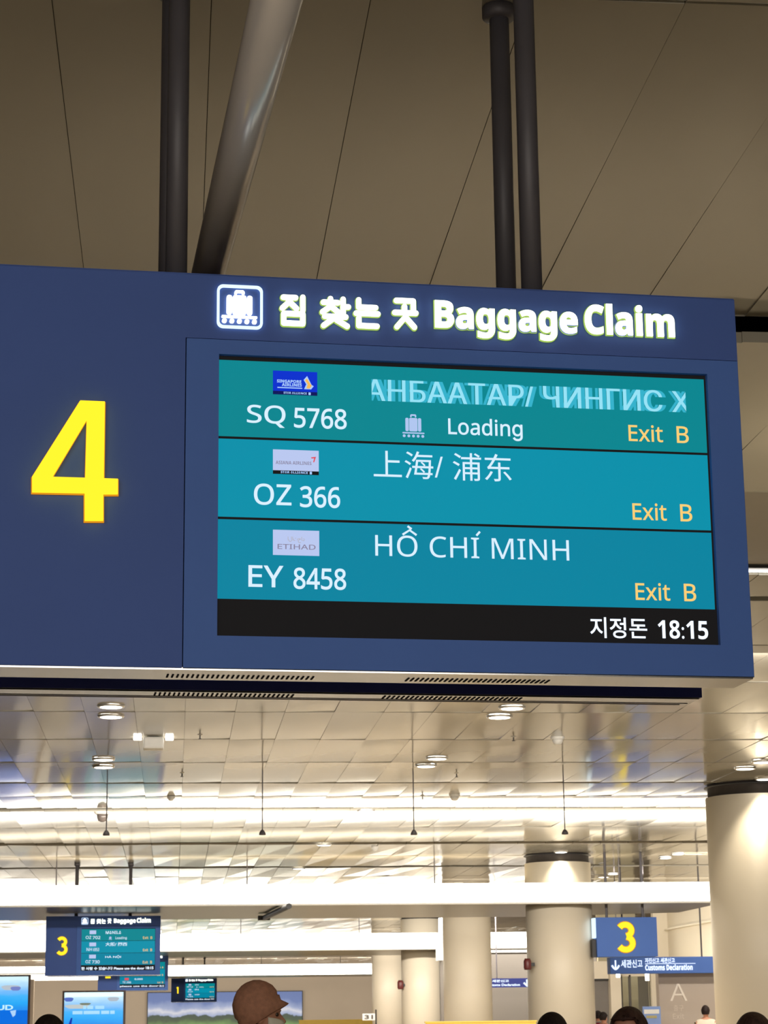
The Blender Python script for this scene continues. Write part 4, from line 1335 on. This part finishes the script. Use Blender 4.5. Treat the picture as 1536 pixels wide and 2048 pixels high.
        for z, xf, xb in prof:
            cx = (xf + xb) / 2; hx = (xf - xb) / 2
            row = []
            for i in range(n):
                th = 2 * math.pi * i / n
                zz = z
                ex_ = 0
                if z < -.04 and math.cos(th) > .5:
                    ex_ = .030 * (math.cos(th) - .5) / .5
                    zz = z - .006 * (math.cos(th) - .5) / .5
                wob = noise.noise(Vector((math.cos(th) * 2, math.sin(th) * 2, z * 14))) * .007
                row.append(bm.verts.new((cx + (hx + ex_ + wob) * math.cos(th), (hx * .84 + wob) * math.sin(th), zz)))
            G.append(row)
        for a_, b_ in zip(G, G[1:]):
            for i in range(n):
                bm.faces.new((a_[i], a_[(i + 1) % n], b_[(i + 1) % n], b_[i]))
        bm.faces.new(G[-1])
        bmesh.ops.recalc_face_normals(bm, faces=bm.faces)
        ho = obj('knit_hat', bm, m_hat, t, True)
        ho.location = (-.012, 0, eye + .028)
        ho.rotation_euler = (0, -A, 0)
        sd = ho.modifiers.new('thick', 'SOLIDIFY'); sd.thickness = 0.004; sd.offset = -1
    if mask:
        bm = bmesh.new()
        G = []
        for j in range(9):
            z = -.028 - .085 * j / 8
            row = []
            for i in range(13):
                a_ = R(-68 + 136 * i / 12)
                bulge = .014 * math.cos(a_) ** 2 * math.sin(math.pi * min(1, (j + 2) / 9.0))
                row.append(bm.verts.new((-.005 + (.103 + bulge) * math.cos(a_), (.076) * math.sin(a_), z + .02 * abs(math.sin(a_)) - .004 * math.cos(a_))))
            G.append(row)
        for a_, b_ in zip(G, G[1:]):
            for i in range(12):
                bm.faces.new((a_[i], a_[i + 1], b_[i + 1], b_[i]))
        bmesh.ops.recalc_face_normals(bm, faces=bm.faces)
        ho = obj('face_mask', bm, m_mask, t, True)
        ho.location = (0, 0, eye)
        ho.scale = (k,) * 3
        sd = ho.modifiers.new('thick', 'SOLIDIFY'); sd.thickness = 0.003
    return t
c_grey = mat('grey_cloth', lin((90, 88, 92)), 0.9, var=0.08)
c_navy = mat('navy_cloth', lin((40, 44, 62)), 0.9, var=0.08)
c_cream = mat('cream_cloth', lin((232, 222, 202)), 0.9, var=0.04)
c_red = mat('dark_red_cloth', lin((120, 30, 44)), 0.9, var=0.1)
c_lilac = mat('pale_lilac_cloth', lin((222, 214, 228)), 0.9, var=0.04)
person(10.4, 524, 2030, R(-6), 'person in a brown knit hat and white face mask, seen from the side', c_grey, c_navy, hat=True, mask=True)
person(10.6, 97, 2081, R(80), 'person with short black hair at the lower left, only the crown seen', c_navy, c_grey, hair=True)
person(11.2, 1104, 2072, R(100), 'person with short black hair in front of the middle column', c_grey, c_navy, hair=True)
person(10.0, 1258, 2067, R(-118), 'person with long parted dark brown hair turned towards the camera', c_cream, c_navy, hair=True, hair_len=.22, hair_m=m_hairb, hair_face=44, hairline=.078)
person(11.0, 1506, 2072, R(120), 'person with dark brown hair at the lower right corner', c_navy, c_navy, hair=True, hair_len=.12, hair_m=m_hairb)
person(47.5, 1411, 2023, R(75), 'distant person in a cream shirt walking by the wall with letter A', c_cream, c_navy, hair=True, near=False, hair_face=50)
person(49.5, 1441, 2048, R(60), 'distant person in pale clothes beside the one in the cream shirt', c_lilac, c_navy, hair=None, near=False)
person(51.0, 1196, 2032, R(90), 'distant person in a dark red top beside the grey door', c_red, c_navy, hair=True, near=False)
person(50.0, 1207, 2035, R(30), 'distant person in a white top next to the one in dark red', c_lilac, c_navy, hair=True, near=False)
print('panels', n_panel)
